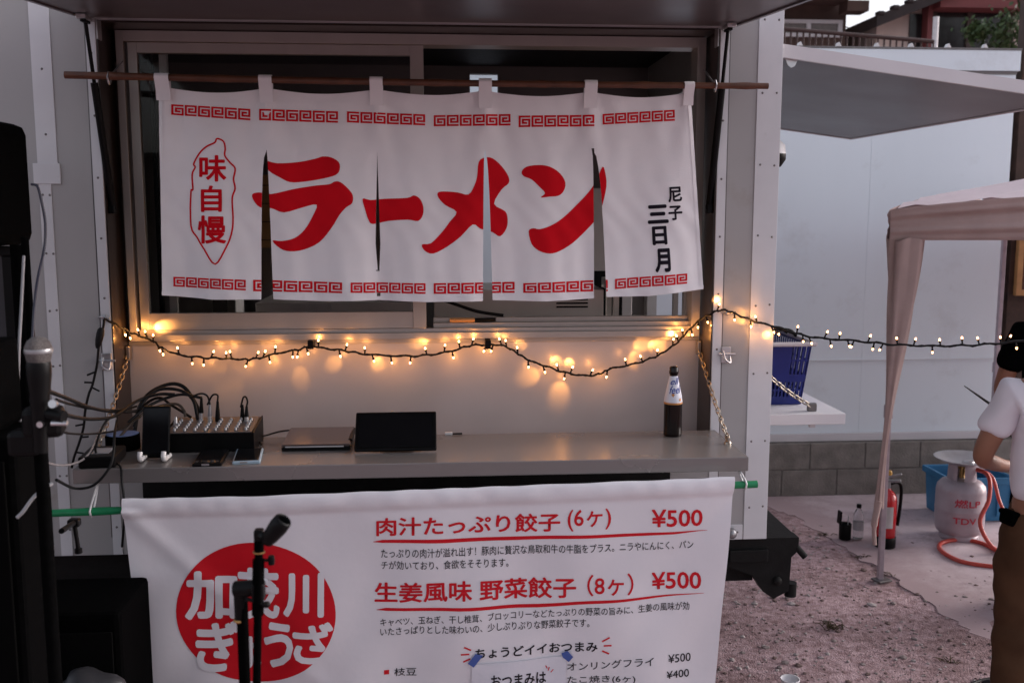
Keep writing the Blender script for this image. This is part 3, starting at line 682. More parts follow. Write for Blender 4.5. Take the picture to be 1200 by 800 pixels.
for ch, cx, cy, w_, h_ in (('味', 249.5, 197.5, 32, 31), ('自', 248, 233, 25, 31), ('慢', 248.5, 269, 34, 33)):
    pr(ch_box(ch, cx, cy, w_, h_, 1, .024, 0, mapper=N2), 1, h=.02, cut=False)
for ch, cx, cy, w_, h_, o_ in (('尼', 790.5, 228, 16.5, 18, .03), ('子', 791, 249.5, 16.5, 17, .03), ('三', 770.5, 251, 24, 22, .045), ('日', 772.5, 276, 17, 22, .04), ('月', 776, 305, 18, 28, .04)):
    pr(ch_box(ch, cx, cy, w_, h_, 2, o_, -.06, mapper=N2), 2, h=.02, cut=False)
for x0, yt0, yb0, x1, yt1, yb1 in ((201, 122.5, 134.5, 293, 128, 141), (304, 128, 141, 396, 131, 144), (407, 131, 143.5, 498, 134.5, 147), (508.5, 135.5, 148, 598, 134, 147), (608, 136, 149, 696, 135, 148), (706.5, 134, 146, 790.5, 129, 141.5),
                                   (203, 324.5, 335.5, 288, 328, 340), (297, 328, 341, 401, 331, 343), (411.5, 331, 342.5, 498.5, 332, 344), (508.5, 332, 344, 603, 330.5, 343), (613.5, 332, 343, 712, 328, 341), (721, 327, 338.5, 805, 320.5, 332)):
    pr(meander_bm(N2(x0, yt0), N2(x1, yt1), N2(x1, yb1), N2(x0, yb0)), 1, h=.03)
# hems, folded up at the foot and in at both ends
hx = [BOTL[0] + (BOTR[0] - BOTL[0]) * i / 120 for i in range(121)]; bm = bmesh.new()
vs_ = [(bm.verts.new((x, noren_bot(x) + .0008, 0)), bm.verts.new((x, noren_bot(x) + .013, 0))) for x in hx]
for a_, c_ in zip(vs_, vs_[1:]): bm.faces.new((a_[0], c_[0], c_[1], a_[1]))
pr(bm, 0, .0011, .02)
for (xa, za), (xb, zb_), sg in ((TOPL, BOTL, 1), (TOPR, BOTR, -1)):
    pr(stroke_bm([(xa + (xb - xa) * t_ + sg * .0065, za - .004 + (zb_ - za + .018) * t_) for t_ in [k_ / 30 for k_ in range(31)]], .011), 0, .0011, .02, False)
noren_o = tag(nr.build('noren_curtain', [M_cloth, M_red, M_ink]), 'white split noren curtain with big red brush katakana hanging in the serving window', 'curtain')
# stitched hem strip and hanging loops
mb = MB()
for (a, c, yb) in tabs_px:
    x0, zb = N2(a, yb + 14); x1 = N2(c, yb)[0]; prof = []
    s_ = (x0 + x1) / 2; pr_ = A + (Bp - A) * ((s_ - A.x) / (Bp.x - A.x)); zr = pr_.z - .004
    for k in range(9):
        q = pi * k / 8; prof.append((rodY - cos(q) * .0145, zr + sin(q) * .0145))
    front = [(noren_y(s_, zb) - .0022, zb), (noren_y(s_, zb + .03) - .0025, zb + .03)] + prof + [(NY + .006, zb + .03)]
    vs = []
    for (yy, zz) in front: vs += [(x0, yy, zz), (x1, yy, zz)]
    mb.add(vs, [[2 * i, 2 * i + 1, 2 * i + 3, 2 * i + 2] for i in range(len(front) - 1)], 0, True)
    lp = MB(); lp.add(vs, [[2 * i, 2 * i + 1, 2 * i + 3, 2 * i + 2] for i in range(len(front) - 1)], 0, True); lp.build('loop', M_cloth, noren_o)

# ------------------------------------------------------------------ menu banner on its green pole
pA, pB = PY(-60, 606, 2.915), PY(887, 567, 2.915)
mb = MB(); mb.tube([pA + (pB - pA) * (i / 40) for i in range(41)], [.0115 + (.0012 if i % 5 == 2 else 0) for i in range(41)], 12)
gp = tag(mb.build('green_pole', M_green), 'green garden pole hung under the counter, holding the menu banner', 'pole')
for px in (100, 872):
    mb = MB(); p = pA + (pB - pA) * ((px + 60) / 947.0)
    mb.tube(curve_pts([p + Vector((0, -.014, -.004)), p + Vector((0, 0, -.015)), p + Vector((0, .016, 0)), Vector((p.x, 2.985, ZC - .045)), p + Vector((0, -.010, .012)), p + Vector((0, -.014, -.004))]), .003, 6)
    mb.build('tie_cord', M_wplas, gp)
bP0 = Vector((0, 2.895, 1.18)); bN = Vector((0, 1, (3.0 - 2.895) / (1.18 - .5))).normalized()
def B2(px, py): p = PP(px, py, bP0, bN); return (p.x, p.z)
def ban_top(x):
    q = [(143, 584), (200, 583), (300, 581), (400, 577), (500, 573), (600, 569), (700, 565), (800, 561), (861, 558)]
    P = [B2(*k) for k in q]
    if x <= P[0][0]: return P[0][1]
    for a, c in zip(P, P[1:]):
        if x <= c[0]: return a[1] + (c[1] - a[1]) * (x - a[0]) / (c[0] - a[0])
    return P[-1][1]
def ban_y(x, z):
    d = max(0, 1.185 - z); y = bP0.y - (z - bP0.z) * bN.z / bN.y
    y += .006 * sin(2 * pi * (x + .35 * z) / .47 + .4) * min(1, d * 4) + .003 * sin(2 * pi * (x - .5 * z) / .23) * min(1, d * 3)
    y -= .012 * math.exp(-((x + .92 + .9 * (z - 1.13)) / .03) ** 2 * .6) * math.exp(-d * 2) * (1 if d > .05 else 0)   # diagonal pull from the left corner
    y += .006 * math.exp(-((x - .9 + .9 * (1.13 - z)) / .04) ** 2) * math.exp(-d * 4)
    t = ban_top(x) - z
    if t < .06: y -= .011 * sin(pi * max(0, min(1, t / .06))) ** .6 + (.0012 * sin(x * 70 + 2 * sin(x * 9)) + .002 * sin(x * 23 + 3 * sin(x * 5))) * sin(pi * max(0, min(1, t / .06)))
    return y
bn = MB(); BXg, BZg = 150, 90; vs = []
zbot = .36
for j in range(BZg + 1):
    for i in range(BXg + 1):
        a = i / BXg; s_ = (j / BZg) ** 1.15
        x = (B2(143, 584)[0] + .0) + (B2(861, 558)[0] - B2(143, 584)[0]) * a
        zt = ban_top(x) + .0010 * sin(x * 40 + 2 * sin(x * 7)); z = zt + (zbot - zt) * s_
        xx = x * (1 - .012 * s_)
        vs.append((xx, ban_y(xx, z), z))
bn.add(vs, [[j * (BXg + 1) + i, (j + 1) * (BXg + 1) + i, (j + 1) * (BXg + 1) + i + 1, j * (BXg + 1) + i + 1] for j in range(BZg) for i in range(BXg)], 0, True)
# back layer of the pole sleeve
vs = []
for i in range(61):
    x = B2(143, 584)[0] + (B2(861, 558)[0] - B2(143, 584)[0]) * i / 60
    zt = ban_top(x); vs += [(x, ban_y(x, zt) + .0005, zt), (x, bP0.y + .033, zt - .02), (x, bP0.y + .02, zt - .062)]
bn.add(vs, [[i * 3 + k, i * 3 + k + 1, i * 3 + k + 4, i * 3 + k + 3] for i in range(60) for k in range(2)], 0, True)
def lay_ban(bm, off, m, h=.03):
    refine(bm, h); bm.verts.index_update()
    bn.add([(v.co.x, ban_y(v.co.x, v.co.y) - off - v.co.z, v.co.y) for v in bm.verts], [[v.index for v in f.verts] for f in bm.faces], m, True); bm.free()
def btext(s, x0, t0, b0, x1, t1, b1, m, off=0.0, shear=0, o3=.0014):
    lay_ban(fit_quad(text_bm(s, off, shear), B2(x0, t0), B2(x1, t1), B2(x1, b1), B2(x0, b0)), o3, m, .05)
# logo disc
c0 = B2(301, 720); R0 = .2385
disc = bmesh.new(); bmesh.ops.create_circle(disc, cap_ends=True, segments=72, radius=R0)
for v in disc.verts: v.co = Vector((c0[0] + v.co.x, c0[1] + .003 + v.co.y, 0))
lay_ban(disc, .0012, 1, .02)
for ch, x0, x1, y0, y1 in (('加', 217, 278, 668, 726), ('茂', 277, 328, 664, 724), ('川', 332, 380, 670, 722), ('ぎ', 229, 281, 727, 786), ('ょ', 280, 306, 745, 784), ('う', 309, 344, 728, 782), ('ざ', 343, 391, 727, 776)):
    lay_ban(fit_quad(text_bm(ch, .034), B2(x0, y0), B2(x1, y0), B2(x1, y1), B2(x0, y1)), .0026, 0, .03)
RD, IK = 1, 2
btext('肉汁たっぷり餃子', 441, 606.5, 628, 656.5, 600, 622, RD, .022)
btext('(6ヶ)', 665, 597, 622, 716, 595, 619, RD, .012)
btext('¥500', 763.8, 597, 618, 823.4, 595.5, 616, RD, .018)
lay_ban(stroke_bm([B2(437, 634.6), B2(448, 634), B2(520, 633), B2(630, 629.5), B2(740, 626.5), B2(790, 624.5), B2(829, 620.8)], [.001, .010, .0125, .0115, .010, .008, .001]), .0014, RD)
btext('たっぷりの肉汁が溢れ出す！豚肉に贅沢な鳥取和牛の牛脂をプラス。ニラやにんにく、パン', 446.6, 643, 654, 813, 633, 643, IK, .004)
btext('チが効いており、食欲をそそります。', 446.6, 657.5, 667.5, 596, 653.5, 664, IK, .004)
btext('生姜風味 野菜餃子', 438.7, 683, 706.5, 675, 675, 699.5, RD, .022)
btext('（8ヶ）', 688, 672.5, 698, 742, 670.5, 696, RD, .012)
btext('¥500', 763.8, 671, 691, 821.6, 669, 689.5, RD, .018)
lay_ban(stroke_bm([B2(441, 714.8), B2(452, 714), B2(540, 712.8), B2(630, 709.5), B2(700, 704.5), B2(760, 700), B2(825, 694.3)], [.001, .010, .0115, .012, .0105, .008, .001]), .0014, RD)
btext('キャベツ、玉ねぎ、干し椎茸、ブロッコリーなどたっぷりの野菜の旨みに、生姜の風味が効', 445.6, 724.5, 734, 808, 704.5, 714, IK, .004)
btext('いたさっぱりとした味わいの、少しぷりぷりな野菜餃子です。', 445.6, 735.5, 745, 690.5, 724, 734, IK, .004)
btext('ちょうどイイおつまみ', 557, 759, 771, 700, 750.5, 762, IK, .022)
for P in ([(543.7, 756.8), (552, 760.4)], [(540, 765.6), (550, 765)], [(542.8, 774.2), (551, 770.5)], [(705.2, 750), (714, 745.2)], [(707, 755.1), (716.2, 754.7)], [(705.2, 761), (713.4, 764.6)]):
    lay_ban(stroke_bm([B2(*q) for q in P], .0056), .0014, RD)
lay_ban(poly_bm([B2(450, 785), B2(456, 784.8), B2(456, 790), B2(450, 790.2)]), .0014, RD)
btext('枝豆', 462, 783.5, 792.5, 488, 782.5, 792, IK, .006)
btext('オンリングフライ', 664.8, 776.5, 786, 765.7, 768.3, 778.5, IK, .006)
btext('¥500', 783, 766.5, 776.5, 810, 764.5, 775, IK, .008)
btext('たこ焼き(6ヶ)', 664.8, 792, 802, 744, 789, 799, IK, .006)
btext('¥400', 781, 786, 795, 808, 783.5, 793, IK, .008)
tag(bn.build('menu_banner', [M_vinyl, M_vred, M_vink]), 'white vinyl menu banner with red disc logo and prices, hung below the counter', 'banner')
# notice taped over the banner
NT = [B2(553, 777.5), B2(664, 768.5), B2(661, 850), B2(551, 856)]
def lay_pl(mb, bm, off, m):
    bm.verts.index_update(); mb.add([(v.co.x, ban_y(v.co.x, v.co.y) - off - v.co.z, v.co.y) for v in bm.verts], [[v.index for v in f.verts] for f in bm.faces], m); bm.free()
mb = MB(); bm = refine(poly_bm(NT), .03); lay_pl(mb, bm, .005, 0)
lay_pl(mb, refine(fit_quad(text_bm('おつまみは', .022), B2(575, 789), B2(640, 786), B2(640, 800), B2(575, 803)), .04), .0062, 1)
for P in ([(639.5, 779.5), (641.5, 783)], [(643.8, 781.3), (642.5, 785.5)], [(648.5, 784), (645.5, 787.5)]): lay_pl(mb, stroke_bm([B2(*q) for q in P], .003), .0062, 2)
note = tag(mb.build('paper_notice', [M_paper, M_vink, M_vred]), 'white paper notice taped with blue tape over the menu banner', 'notice')
for P in ([(548, 775.5), (557, 764), (566, 766), (555, 780)], [(658, 765), (665, 762), (671.5, 769), (666.5, 775), (659.5, 770)]):
    mb = MB(); lay_pl(mb, refine(poly_bm([B2(*q) for q in P]), .02), .0068, 0); mb.build('tape', M_tape, note)

# ------------------------------------------------------------------ string of lights
YS = YI - .055
path_px = [(122, 374, 3.325), (134, 379, 3.36), (150, 388, 3.43), (165, 394, YS), (180, 400, YS), (190, 408, YS), (212, 416, YS), (240, 419, YS), (265, 420, YS), (285, 421, YS), (300, 420, YS), (330, 413, YS), (352, 409, YS), (364, 405, YS), (380, 408, YS), (405, 411, YS), (430, 415, YS), (470, 417, YS), (500, 416, YS), (530, 411, YS), (550, 405, YS), (572, 404, YS), (590, 405, YS), (605, 413, YS), (620, 422, YS), (640, 429, YS), (665, 437, YS), (690, 440, YS), (705, 437, YS), (715, 432, YS), (740, 427, YS), (765, 419, YS), (780, 411, YS), (795, 400, YS), (806, 388, YS + .005), (820, 375, 3.42), (832, 368, 3.34), (846, 363, 3.325), (858, 366, 3.325), (880, 375, 3.325), (905, 382, 3.32), (930, 390, 3.28), (960, 396, 3.25), (1000, 399, 3.22), (1040, 403, 3.2), (1080, 405, 3.18), (1120, 405, 3.16), (1160, 403, 3.14), (1200, 399, 3.12), (1260, 390, 3.09), (1330, 375, 3.05)]
spath = curve_pts([PY(*q) for q in path_px], 6)
for i in range(len(spath)): spath[i] += Vector((0, 0, .0022 * sin(i * 1.3)))
lights = thing('string_lights', spath[0], 'lit warm fairy light string swagged across the truck front to the tent', 'string lights')
mb = MB(); mb.tube(spath, .0034, 6)
for i in range(0, len(spath) - 1, 3):   # twisted pair look
    pass
mb.tube([p + Vector((0, .003 * sin(i * 1.7), .0035 * cos(i * 1.7))) for i, p in enumerate(spath)], .0024, 5)
# the unlit lead end with its plug, hanging down on the left
lead_px = [(122, 374), (121, 383), (116, 404), (114, 425), (111, 440), (108, 452), (104, 462), (100, 480), (98, 500), (93, 518), (87, 535), (84, 548)]
lead = curve_pts([PY(x, y, 3.315) for x, y in lead_px], 6); mb.tube(lead, .0042, 6)
for k in (22, 28, 31, 40, 47, 52, 58):
    p = lead[k]; s_ = random.choice((-1, 1)); mb.tube([p, p + Vector((s_ * .026, -.006, random.uniform(-.012, .008)))], .0032, 6)
mb.build('cable', M_rub, lights)
mb = MB(); a, c = PY(119, 384, 3.31), PY(114, 408, 3.31); mb.tube([a + (c - a) * t for t in (0, .1, .3, .6, .85, 1)], [.006, .011, .013, .012, .009, .005], 10); mb.build('connector', M_rub, lights)
# cumulative length for even spacing
cum = [0]
for a, c in zip(spath, spath[1:]): cum.append(cum[-1] + (c - a).length)
def s_at(L_):
    for i in range(len(cum) - 1):
        if cum[i + 1] >= L_: t = (L_ - cum[i]) / (cum[i + 1] - cum[i]); return spath[i] * (1 - t) + spath[i + 1] * t
    return spath[-1]
L_ = .10; bulbs = []; rng = random.Random(5)
while L_ < cum[-1] - .02 and len(bulbs) < 96:
    p = s_at(L_); up = 1 if rng.random() < .5 else -1
    d = Vector((rng.uniform(-.5, .5), rng.uniform(-.35, .25), up)).normalized()
    bulbs.append((p, d)); L_ += rng.choice((rng.uniform(.018, .03), rng.uniform(.04, .072)))
b0 = None
for p, d in bulbs:
    q = p + d * .018
    xf = d.to_track_quat('Z', 'Y').to_matrix().to_4x4(); ln = .0038
    bm_ = MB(); bm_.lathe([(.0022, 0), (.0029, .0025), (.003, .006), (.002, .0095), (0, .0105)], q, 10, xf=xf); bm_.tube([p, q], .0030, 6, 1); bm_.tube([q - d * .004, q + d * .002], .0042, 6, 1); bm_.build('bulb', [M_bulb, M_rub], lights)
for px, py in ((364, 404), (572, 404)): 
    p = PY(px, py, YS); mb = MB(); mb.box(p.x - .010, p.x + .010, YI - .062, YI - .0005, p.z - .014, p.z + .016, 0, .003); mb.build('clip', M_blk, lights)
# the bulbs are lensed: the ones facing the panel throw a small warm patch on it (photo px of each patch, power)
for px, py, yy, pw in ((185, 384, YI - .03, .3), (205, 395, YI - .03, .05), (268, 443, YI, .035), (318, 425, YI, .03), (352, 440, YI, .03), (392, 425, YI, .03), (432, 422, YI, .02), (443, 426, YI, .025), (490, 398, YI, .03), (622, 440, YI, .04), (656, 458, YI, .04), (652, 424, YI, .05), (667, 426, YI, .05), (745, 421, YI, .05), (752, 403, YI, .05), (770, 406, YI, .07), (785, 392, YI - .03, .05), (868, 372, YW, .035), (881, 386, YW, .035), (877, 352, YW, .03), (898, 392, YW, .04), (147, 352, YI - .03, .12), (138, 372, YI - .05, .06), (828, 340, YI - .06, .05), (610, 404, YI, .03)):
    t = PY(px, py, yy)
    bp_, bd = min(bulbs, key=lambda q: (q[0].x - t.x) ** 2 + (q[0].z - t.z) ** 2)
    src = bp_ + bd * .028 + Vector((0, -.012, 0))
    if (src.y > yy - .02): src.y = yy - .035
    ld = bpy.data.lights.new('bulb_beam', 'SPOT'); ld.energy = pw * 7.0; ld.color = (1, .42, .09); ld.spot_size = radians(rng.uniform(38, 66)); ld.spot_blend = .8; ld.shadow_soft_size = .004
    lo = bpy.data.objects.new('bulb_beam', ld); COL.objects.link(lo); lo.location = src
    lo.rotation_euler = (src - t).to_track_quat('Z', 'Y').to_euler(); attach(lo, lights)

# bulbs hanging close to the truck also light the paint right beside them
for k, (p, d) in enumerate(bulbs):
    if p.x > 1.14: continue
    ld = bpy.data.lights.new('bulb_light', 'POINT'); ld.energy = .034 * rng.uniform(.5, 1.5); ld.color = (1, .40, .09); ld.shadow_soft_size = .003
    lo = bpy.data.objects.new('bulb_light', ld); COL.objects.link(lo); lo.location = p + d * .034 + Vector((0, -.006, 0)); attach(lo, lights)

# ------------------------------------------------------------------ things on the counter
def put(px, py): p = PZ(px, py, ZC); return p.x, p.y
# mixer
mxr = thing('audio_mixer', (-.73, 3.2, ZC), 'black audio mixer with rows of silver knobs and plugged cables on the counter', 'mixer')
mb = MB(); x0, x1 = -.862, -.590; yF, yB = 3.135, 3.30
zf, zb = ZC + .060, ZC + .078
mb.slab([(x0, yF, ZC + .004), (x0, yF, zf), (x0, yB, zb), (x0, yB, ZC + .004)], (x1 - x0, 0, 0)); mb.build('case', M_blk, mxr)
sl = (zb - zf) / (yB - yF)
mb = MB(); mb.slab([(x0 + .004, yF + .004, zf + .0016), (x1 - .004, yF + .004, zf + .0016), (x1 - .004, yB - .004, zf + .0016 + sl * (yB - yF - .008)), (x0 + .004, yB - .004, zf + .0016 + sl * (yB - yF - .008))], (0, 0, .002)); mb.build('control_panel', mat('mixer_face', (.09, .085, .09), .4), mxr)
for i in range(8):
    for j in range(5):
        x = x0 + .025 + i * (x1 - x0 - .05) / 7; y = yF + .022 + j * .024; z = zf + .0036 + sl * (y - yF)
        kb = MB(); kb.lathe([(.0052, 0), (.0046, .008), (.0032, .009)], (x, y, z), 10, 0); kb.box(x - .002, x + .002, y - .004, y - .001, z + .0092, z + .0102, 1); kb.build('knob', [M_silver, M_wplas], mxr)
for x in (x0 - .004, x1): 
    mb = MB(); mb.slab([(x, yF - .004, ZC + .001), (x, yF - .004, zf + .004), (x, yB + .004, zb + .004), (x, yB + .004, ZC + .001)], (.004, 0, 0)); mb.build('side_cheek', M_blk, mxr)
def plug(px, py0, py1, y, mats, r=.0085, lab='', grp='audio plugs in the mixer'):
    a, c = PY(px, py0, y), PY(px, py1 + 6, y); mb = MB()
    mb.tube([c, c + (a - c) * .45], r, 10, 1); mb.tube([c + (a - c) * .45, c + (a - c) * .5, a], [r * .95, r * .95, r * .5], 10, 0); return tag(mb.build('audio_plug', mats), lab, 'plug', grp), a
plugs = []
for px, t, bb, y, ms, lab in ((236, 466, 492, 3.26, [M_blk, M_steel], 'fat black plug with a bright metal collar, leftmost standing in the mixer'), (246, 474, 492, 3.25, [M_silver, M_steel], 'squat silver plug standing between the two black plugs on the mixer'), (255, 470, 491, 3.25, [M_blk, M_blk], 'tall all black plug right of the silver plug on the mixer'), (284, 474, 492, 3.26, [M_blk, M_blk], 'black plug of the short looped cable near the mixer\'s outer end'), (289, 476, 492, 3.25, [M_blk, M_steel], 'thin plug with shiny tip at the mixer\'s far corner'), (197, 478, 494, 3.28, [M_blk, M_steel], 'black plug behind the propped phone, at the mixer\'s back'), (206, 488, 497, 3.22, [M_steel, M_steel], 'slanted shiny metal plug at the near side of the mixer panel')):
    plugs.append(plug(px, t, bb, y, ms, .0075, lab)[1])
# cables: photo px + depth
CG = 'black audio cables'
def cab(pts, r, lab, m=M_rub, end=None):
    P = [PY(*q) for q in pts]
    if end is not None: P[-1] = end
    return tube_thing('audio_cable', P, r, m, lab, 'cable', CG)
cab([(158, 505, 3.26), (163, 478, 3.28), (176, 460, 3.30), (198, 450, 3.32), (215, 453, 3.32), (228, 470, 3.30), (237, 490, 3.28)], .0062, 'outermost black cable arching highest over the mixer')
cab([(157, 500, 3.24), (166, 474, 3.26), (185, 457, 3.3), (210, 457, 3.3), (226, 468, 3.29), (232, 492, 3.27)], .0055, 'thick black cable arching just inside the highest one by the mixer')
cab([(150, 495, 3.2), (170, 478, 3.24), (190, 468, 3.28), (213, 462, 3.29), (232, 462, 3.28)], .0048, 'black cable sweeping up into the fat plug at the mixer', end=plugs[0])
cab([(162, 482, 3.28), (175, 470, 3.3), (188, 466, 3.3), (200, 474, 3.29), (213, 482, 3.28), (224, 489, 3.27)], .0045, 'black cable in the lower loop behind the propped phone')
cab([(140, 512, 3.18), (158, 492, 3.22), (180, 478, 3.26), (205, 473, 3.28), (215, 480, 3.27), (217, 488, 3.26)], .0045, 'brownish black cable sagging low behind the phone to the mixer', mat('cable_brown', (.05, .035, .025), .5))
cab([(222, 466, 3.27), (235, 461, 3.27), (243, 464, 3.26), (246, 473, 3.25)], .0032, 'thin black lead looping into the silver plug', end=plugs[1])
cab([(243, 474, 3.26), (249, 463, 3.25), (255, 463, 3.25), (255, 470, 3.25)], .0030, 'thin black lead arching into the tall black plug', end=plugs[2])
cab([(282, 477, 3.26), (285, 466, 3.26), (288, 465, 3.25), (290, 470, 3.25), (290, 477, 3.25)], .0030, 'tiny hairpin loop of black lead at the mixer\'s outer end', end=plugs[4])
cab([(54, 457, 2.1), (80, 467, 2.5), (105, 477, 2.85), (130, 482, 3.1), (155, 482, 3.22), (180, 478, 3.27)], .0050, 'upper thick black cable slung from the microphone to the mixer')
cab([(66, 468, 2.1), (85, 474, 2.6), (110, 479, 2.95), (140, 480, 3.15), (160, 476, 3.25)], .0034, 'thin black cable just under the upper slung cable')
cab([(68, 483, 2.1), (90, 489, 2.6), (112, 491, 2.95), (135, 487, 3.1), (160, 470, 3.25), (185, 462, 3.28), (205, 462, 3.29)], .0052, 'lower thick black cable slung from the microphone stand to the mixer')
cab([(64, 504, 2.2), (85, 508, 2.7), (110, 508, 2.95), (140, 503, 3.1), (165, 488, 3.2)], .0030, 'lowest thin grey black cable slung toward the tape roll')
cab([(136, 485, 3.1), (124, 494, 3.05), (116, 510, 3.0), (112, 528, 3.0), (122, 540, 3.0), (140, 545, 2.97), (143, 565, 2.93), (146, 600, 2.93), (143, 640, 3.1)], .0036, 'black cable dropping past the power adapter off the counter edge')
cab([(137, 492, 3.12), (134, 510, 3.0), (133, 530, 2.95), (128, 548, 2.93), (110, 568, 2.92), (88, 572, 2.9), (66, 562, 2.5)], .0040, 'black cable looping in front of the tape roll and back to the stand')
# power adapter
ad = MB(); ax, ay = put(111, 549); ad.obox((ax, ay + .075, ZC + .018), .105, .15, .034, (0, 0, .08), 0, .005)
adp = tag(ad.build('power_adapter', M_blk), 'black power adapter brick on the counter end beside the tape roll', 'adapter')
mb = MB(); mb.obox((ax, ay + .075, ZC + .0362), .05, .07, .002, (0, 0, .08), 0); mb.build('rating_label', mat('grey_label', (.28, .28, .30), .5), adp)
tube_thing('grey_cable', [PY(28, 300, 2.3), PY(25, 360, 2.25), PY(22, 420, 2.2), PY(22, 470, 2.2), PY(28, 515, 2.2), PY(45, 537, 2.3), PY(70, 545, 2.6), PY(92, 541, 2.9), PY(105, 530, 3.0), PY(113, 512, 3.1), PY(118, 500, 3.15)], .0032, mat('cable_grey', (.20, .19, .20), .5), 'long grey cable hanging from the speaker and curving over to the power adapter', 'cable')
# tape roll
tx, ty = put(141, 528); tr = MB(); tr.lathe([(.038, .003), (.052, 0), (.053, .003), (.053, .045), (.052, .048), (.038, .046)], (tx, ty + .03, ZC), 32)
tro = tag(tr.build('tape_roll', M_blkm), 'roll of black tape with white and blue core on the counter', 'tape roll')
mb = MB(); mb.lathe([(.0375, .002), (.0375, .047), (.0345, .047), (.0345, .002)], (tx, ty + .03, ZC), 32, 0); mb.lathe([(.0376, .0475), (.050, .0492), (.0376, .0482)], (tx, ty + .03, ZC), 32, 1); mb.lathe([(.0, .001), (.034, .0012), (0, .0014)], (tx, ty + .03, ZC), 24, 2); mb.build('core', [mat('core_card', (.45, .45, .5), .7), mat('tape_label', (.12, .2, .42), .5), M_blkm], tro)
# phone on stand
px_, py_ = put(180, 541); ph = thing('phone_on_stand', (px_, py_, ZC), 'black phone propped upright on a small stand with white feet before the mixer', 'phone')
def phone_face(mb, c, w_, h_, t_, rot, m0, m1, r=.008):
    mb.obox(c, w_, t_, h_, rot, m0, .0035)
mb = MB(); lean = radians(-17); c = Vector((px_, py_ + .045, ZC + .017 + .071)); mb.obox(c, .083, .010, .150, (lean, 0, .03), 0, .004); mb.build('phone', M_blk, ph)
mb = MB(); mb.obox(c + Vector((0, -.0058, .0)), .075, .0016, .138, (lean, 0, .03), 0, .0006); mb.build('screen', M_gloss, ph)
for sx in (-1, 1):
    mb = MB(); q = Vector((px_ + sx * .035, py_ + .002, ZC)); mb.tube(curve_pts([q + Vector((0, .05, .008)), q + Vector((0, .02, .009)), q + Vector((0, -.012, .010)), q + Vector((0, -.020, .020)), q + Vector((0, -.014, .034))]), .0075, 10); mb.build('foot', M_wplas, ph)
mb = MB(); mb.tube([(px_ - .035, py_ + .04, ZC + .008), (px_ + .035, py_ + .04, ZC + .008)], .006, 8); mb.tube([(px_, py_ + .04, ZC + .008), (px_, py_ + .12, ZC + .06)], .006, 8); mb.tube([(px_, py_ + .12, ZC + .06), (px_, py_ + .14, ZC + .004)], .006, 8); mb.build('stand_frame', M_blk, ph)
# two flat phones
def flat_phone(pa, pb, w_, d_, m, lab, rz, h=.010):
    x, y = put(pa, pb); mb = MB(); mb.obox((x, y, ZC + h / 2 + .0005), w_, d_, h, (radians(2), 0, rz), 0, .0035); o = tag(mb.build('mobile_phone', m), lab, 'phone', 'phones lying on the counter')
    mb = MB(); mb.obox((x, y, ZC + h + .0012), w_ - .010, d_ - .014, .0016, (radians(2), 0, rz), 0, .0006); mb.build('screen', M_gloss, o)
    mb = MB(); mb.obox((x, y - d_ / 2 - .0005, ZC + h / 2), .022, .0016, h * .5, (0, 0, rz), 0, .0004); mb.build('port', M_silver, o); return o
flat_phone(247.5, 539, .086, .155, M_blk, 'all black phone lying flat on the counter in front of the mixer', .05, .012)
flat_phone(291, 536.5, .082, .148, M_casebl, 'phone in a pale blue case lying on the counter by the mixer end', .10, .011)
# white round thing behind the mixer end
x, y = put(296, 514); mb = MB(); mb.lathe([(.0, 0), (.026, .001), (.03, .006), (.022, .018), (.008, .023), (0, .0235)], (x, y - .005, ZC), 20); mb.tube([(x - .02, y - .03, ZC + .004), (x - .045, y - .06, ZC + .004)], .004, 8); tag(mb.build('plastic_disc', M_wplas), 'small white plastic disc against the panel behind the mixer end', 'disc')
tube_thing('charging_cable', [PY(306, 521, 3.2), PY(304, 513, 3.27), PY(315, 509, 3.30), PY(330, 505, 3.31), PY(350, 503, 3.31)], .003, M_rub, 'thin black charging cable with plug beside the brown laptop', 'cable')
# laptop
q = [PZ(329, 528.5, ZC + .005), PZ(410, 526.5, ZC + .005)]
lp = thing('laptop', (q[0].x + .1, 3.2, ZC), 'closed glossy brown laptop lying beside the tablet', 'laptop')
lx0, lx1 = q[0].x, q[1].x; ly0, ly1 = 3.13, 3.325
mb = MB(); mb.slab([(lx0, ly0, ZC + .002), (lx1, ly0, ZC + .002), (lx1, ly1, ZC + .010), (lx0, ly1, ZC + .010)], (0, 0, .0095), 0); mb.build('base', M_blk, lp)
mb = MB(); bmx = bmesh.new(); bmesh.ops.create_cube(bmx, size=1)
for v in bmx.verts: v.co = Vector(((lx0 + lx1) / 2 + v.co.x * (lx1 - lx0), (ly0 + ly1) / 2 + v.co.y * (ly1 - ly0), ZC + .017 + (v.co.y + .5) * .014 + v.co.z * .008))
bmesh.ops.bevel(bmx, geom=bmx.edges[:], offset=.003, segments=2, affect='EDGES'); mb.bm(bmx, 0); mb.build('lid', M_copper, lp)
mb = MB(); mb.slab([(lx0 + .012, ly0 - .0012, ZC + .0125), (lx1 - .02, ly0 - .0012, ZC + .0125), (lx1 - .02, ly0 - .0012, ZC + .0165), (lx0 + .012, ly0 - .0012, ZC + .0165)], (0, .002, 0)); mb.build('edge_strip', M_steel, lp)
mb = MB(); mb.tube([(lx1 - .004, ly1 - .006, ZC + .026), (lx1 - .004, ly0 + .05, ZC + .02)], .008, 10); mb.build('battery', M_blk, lp)
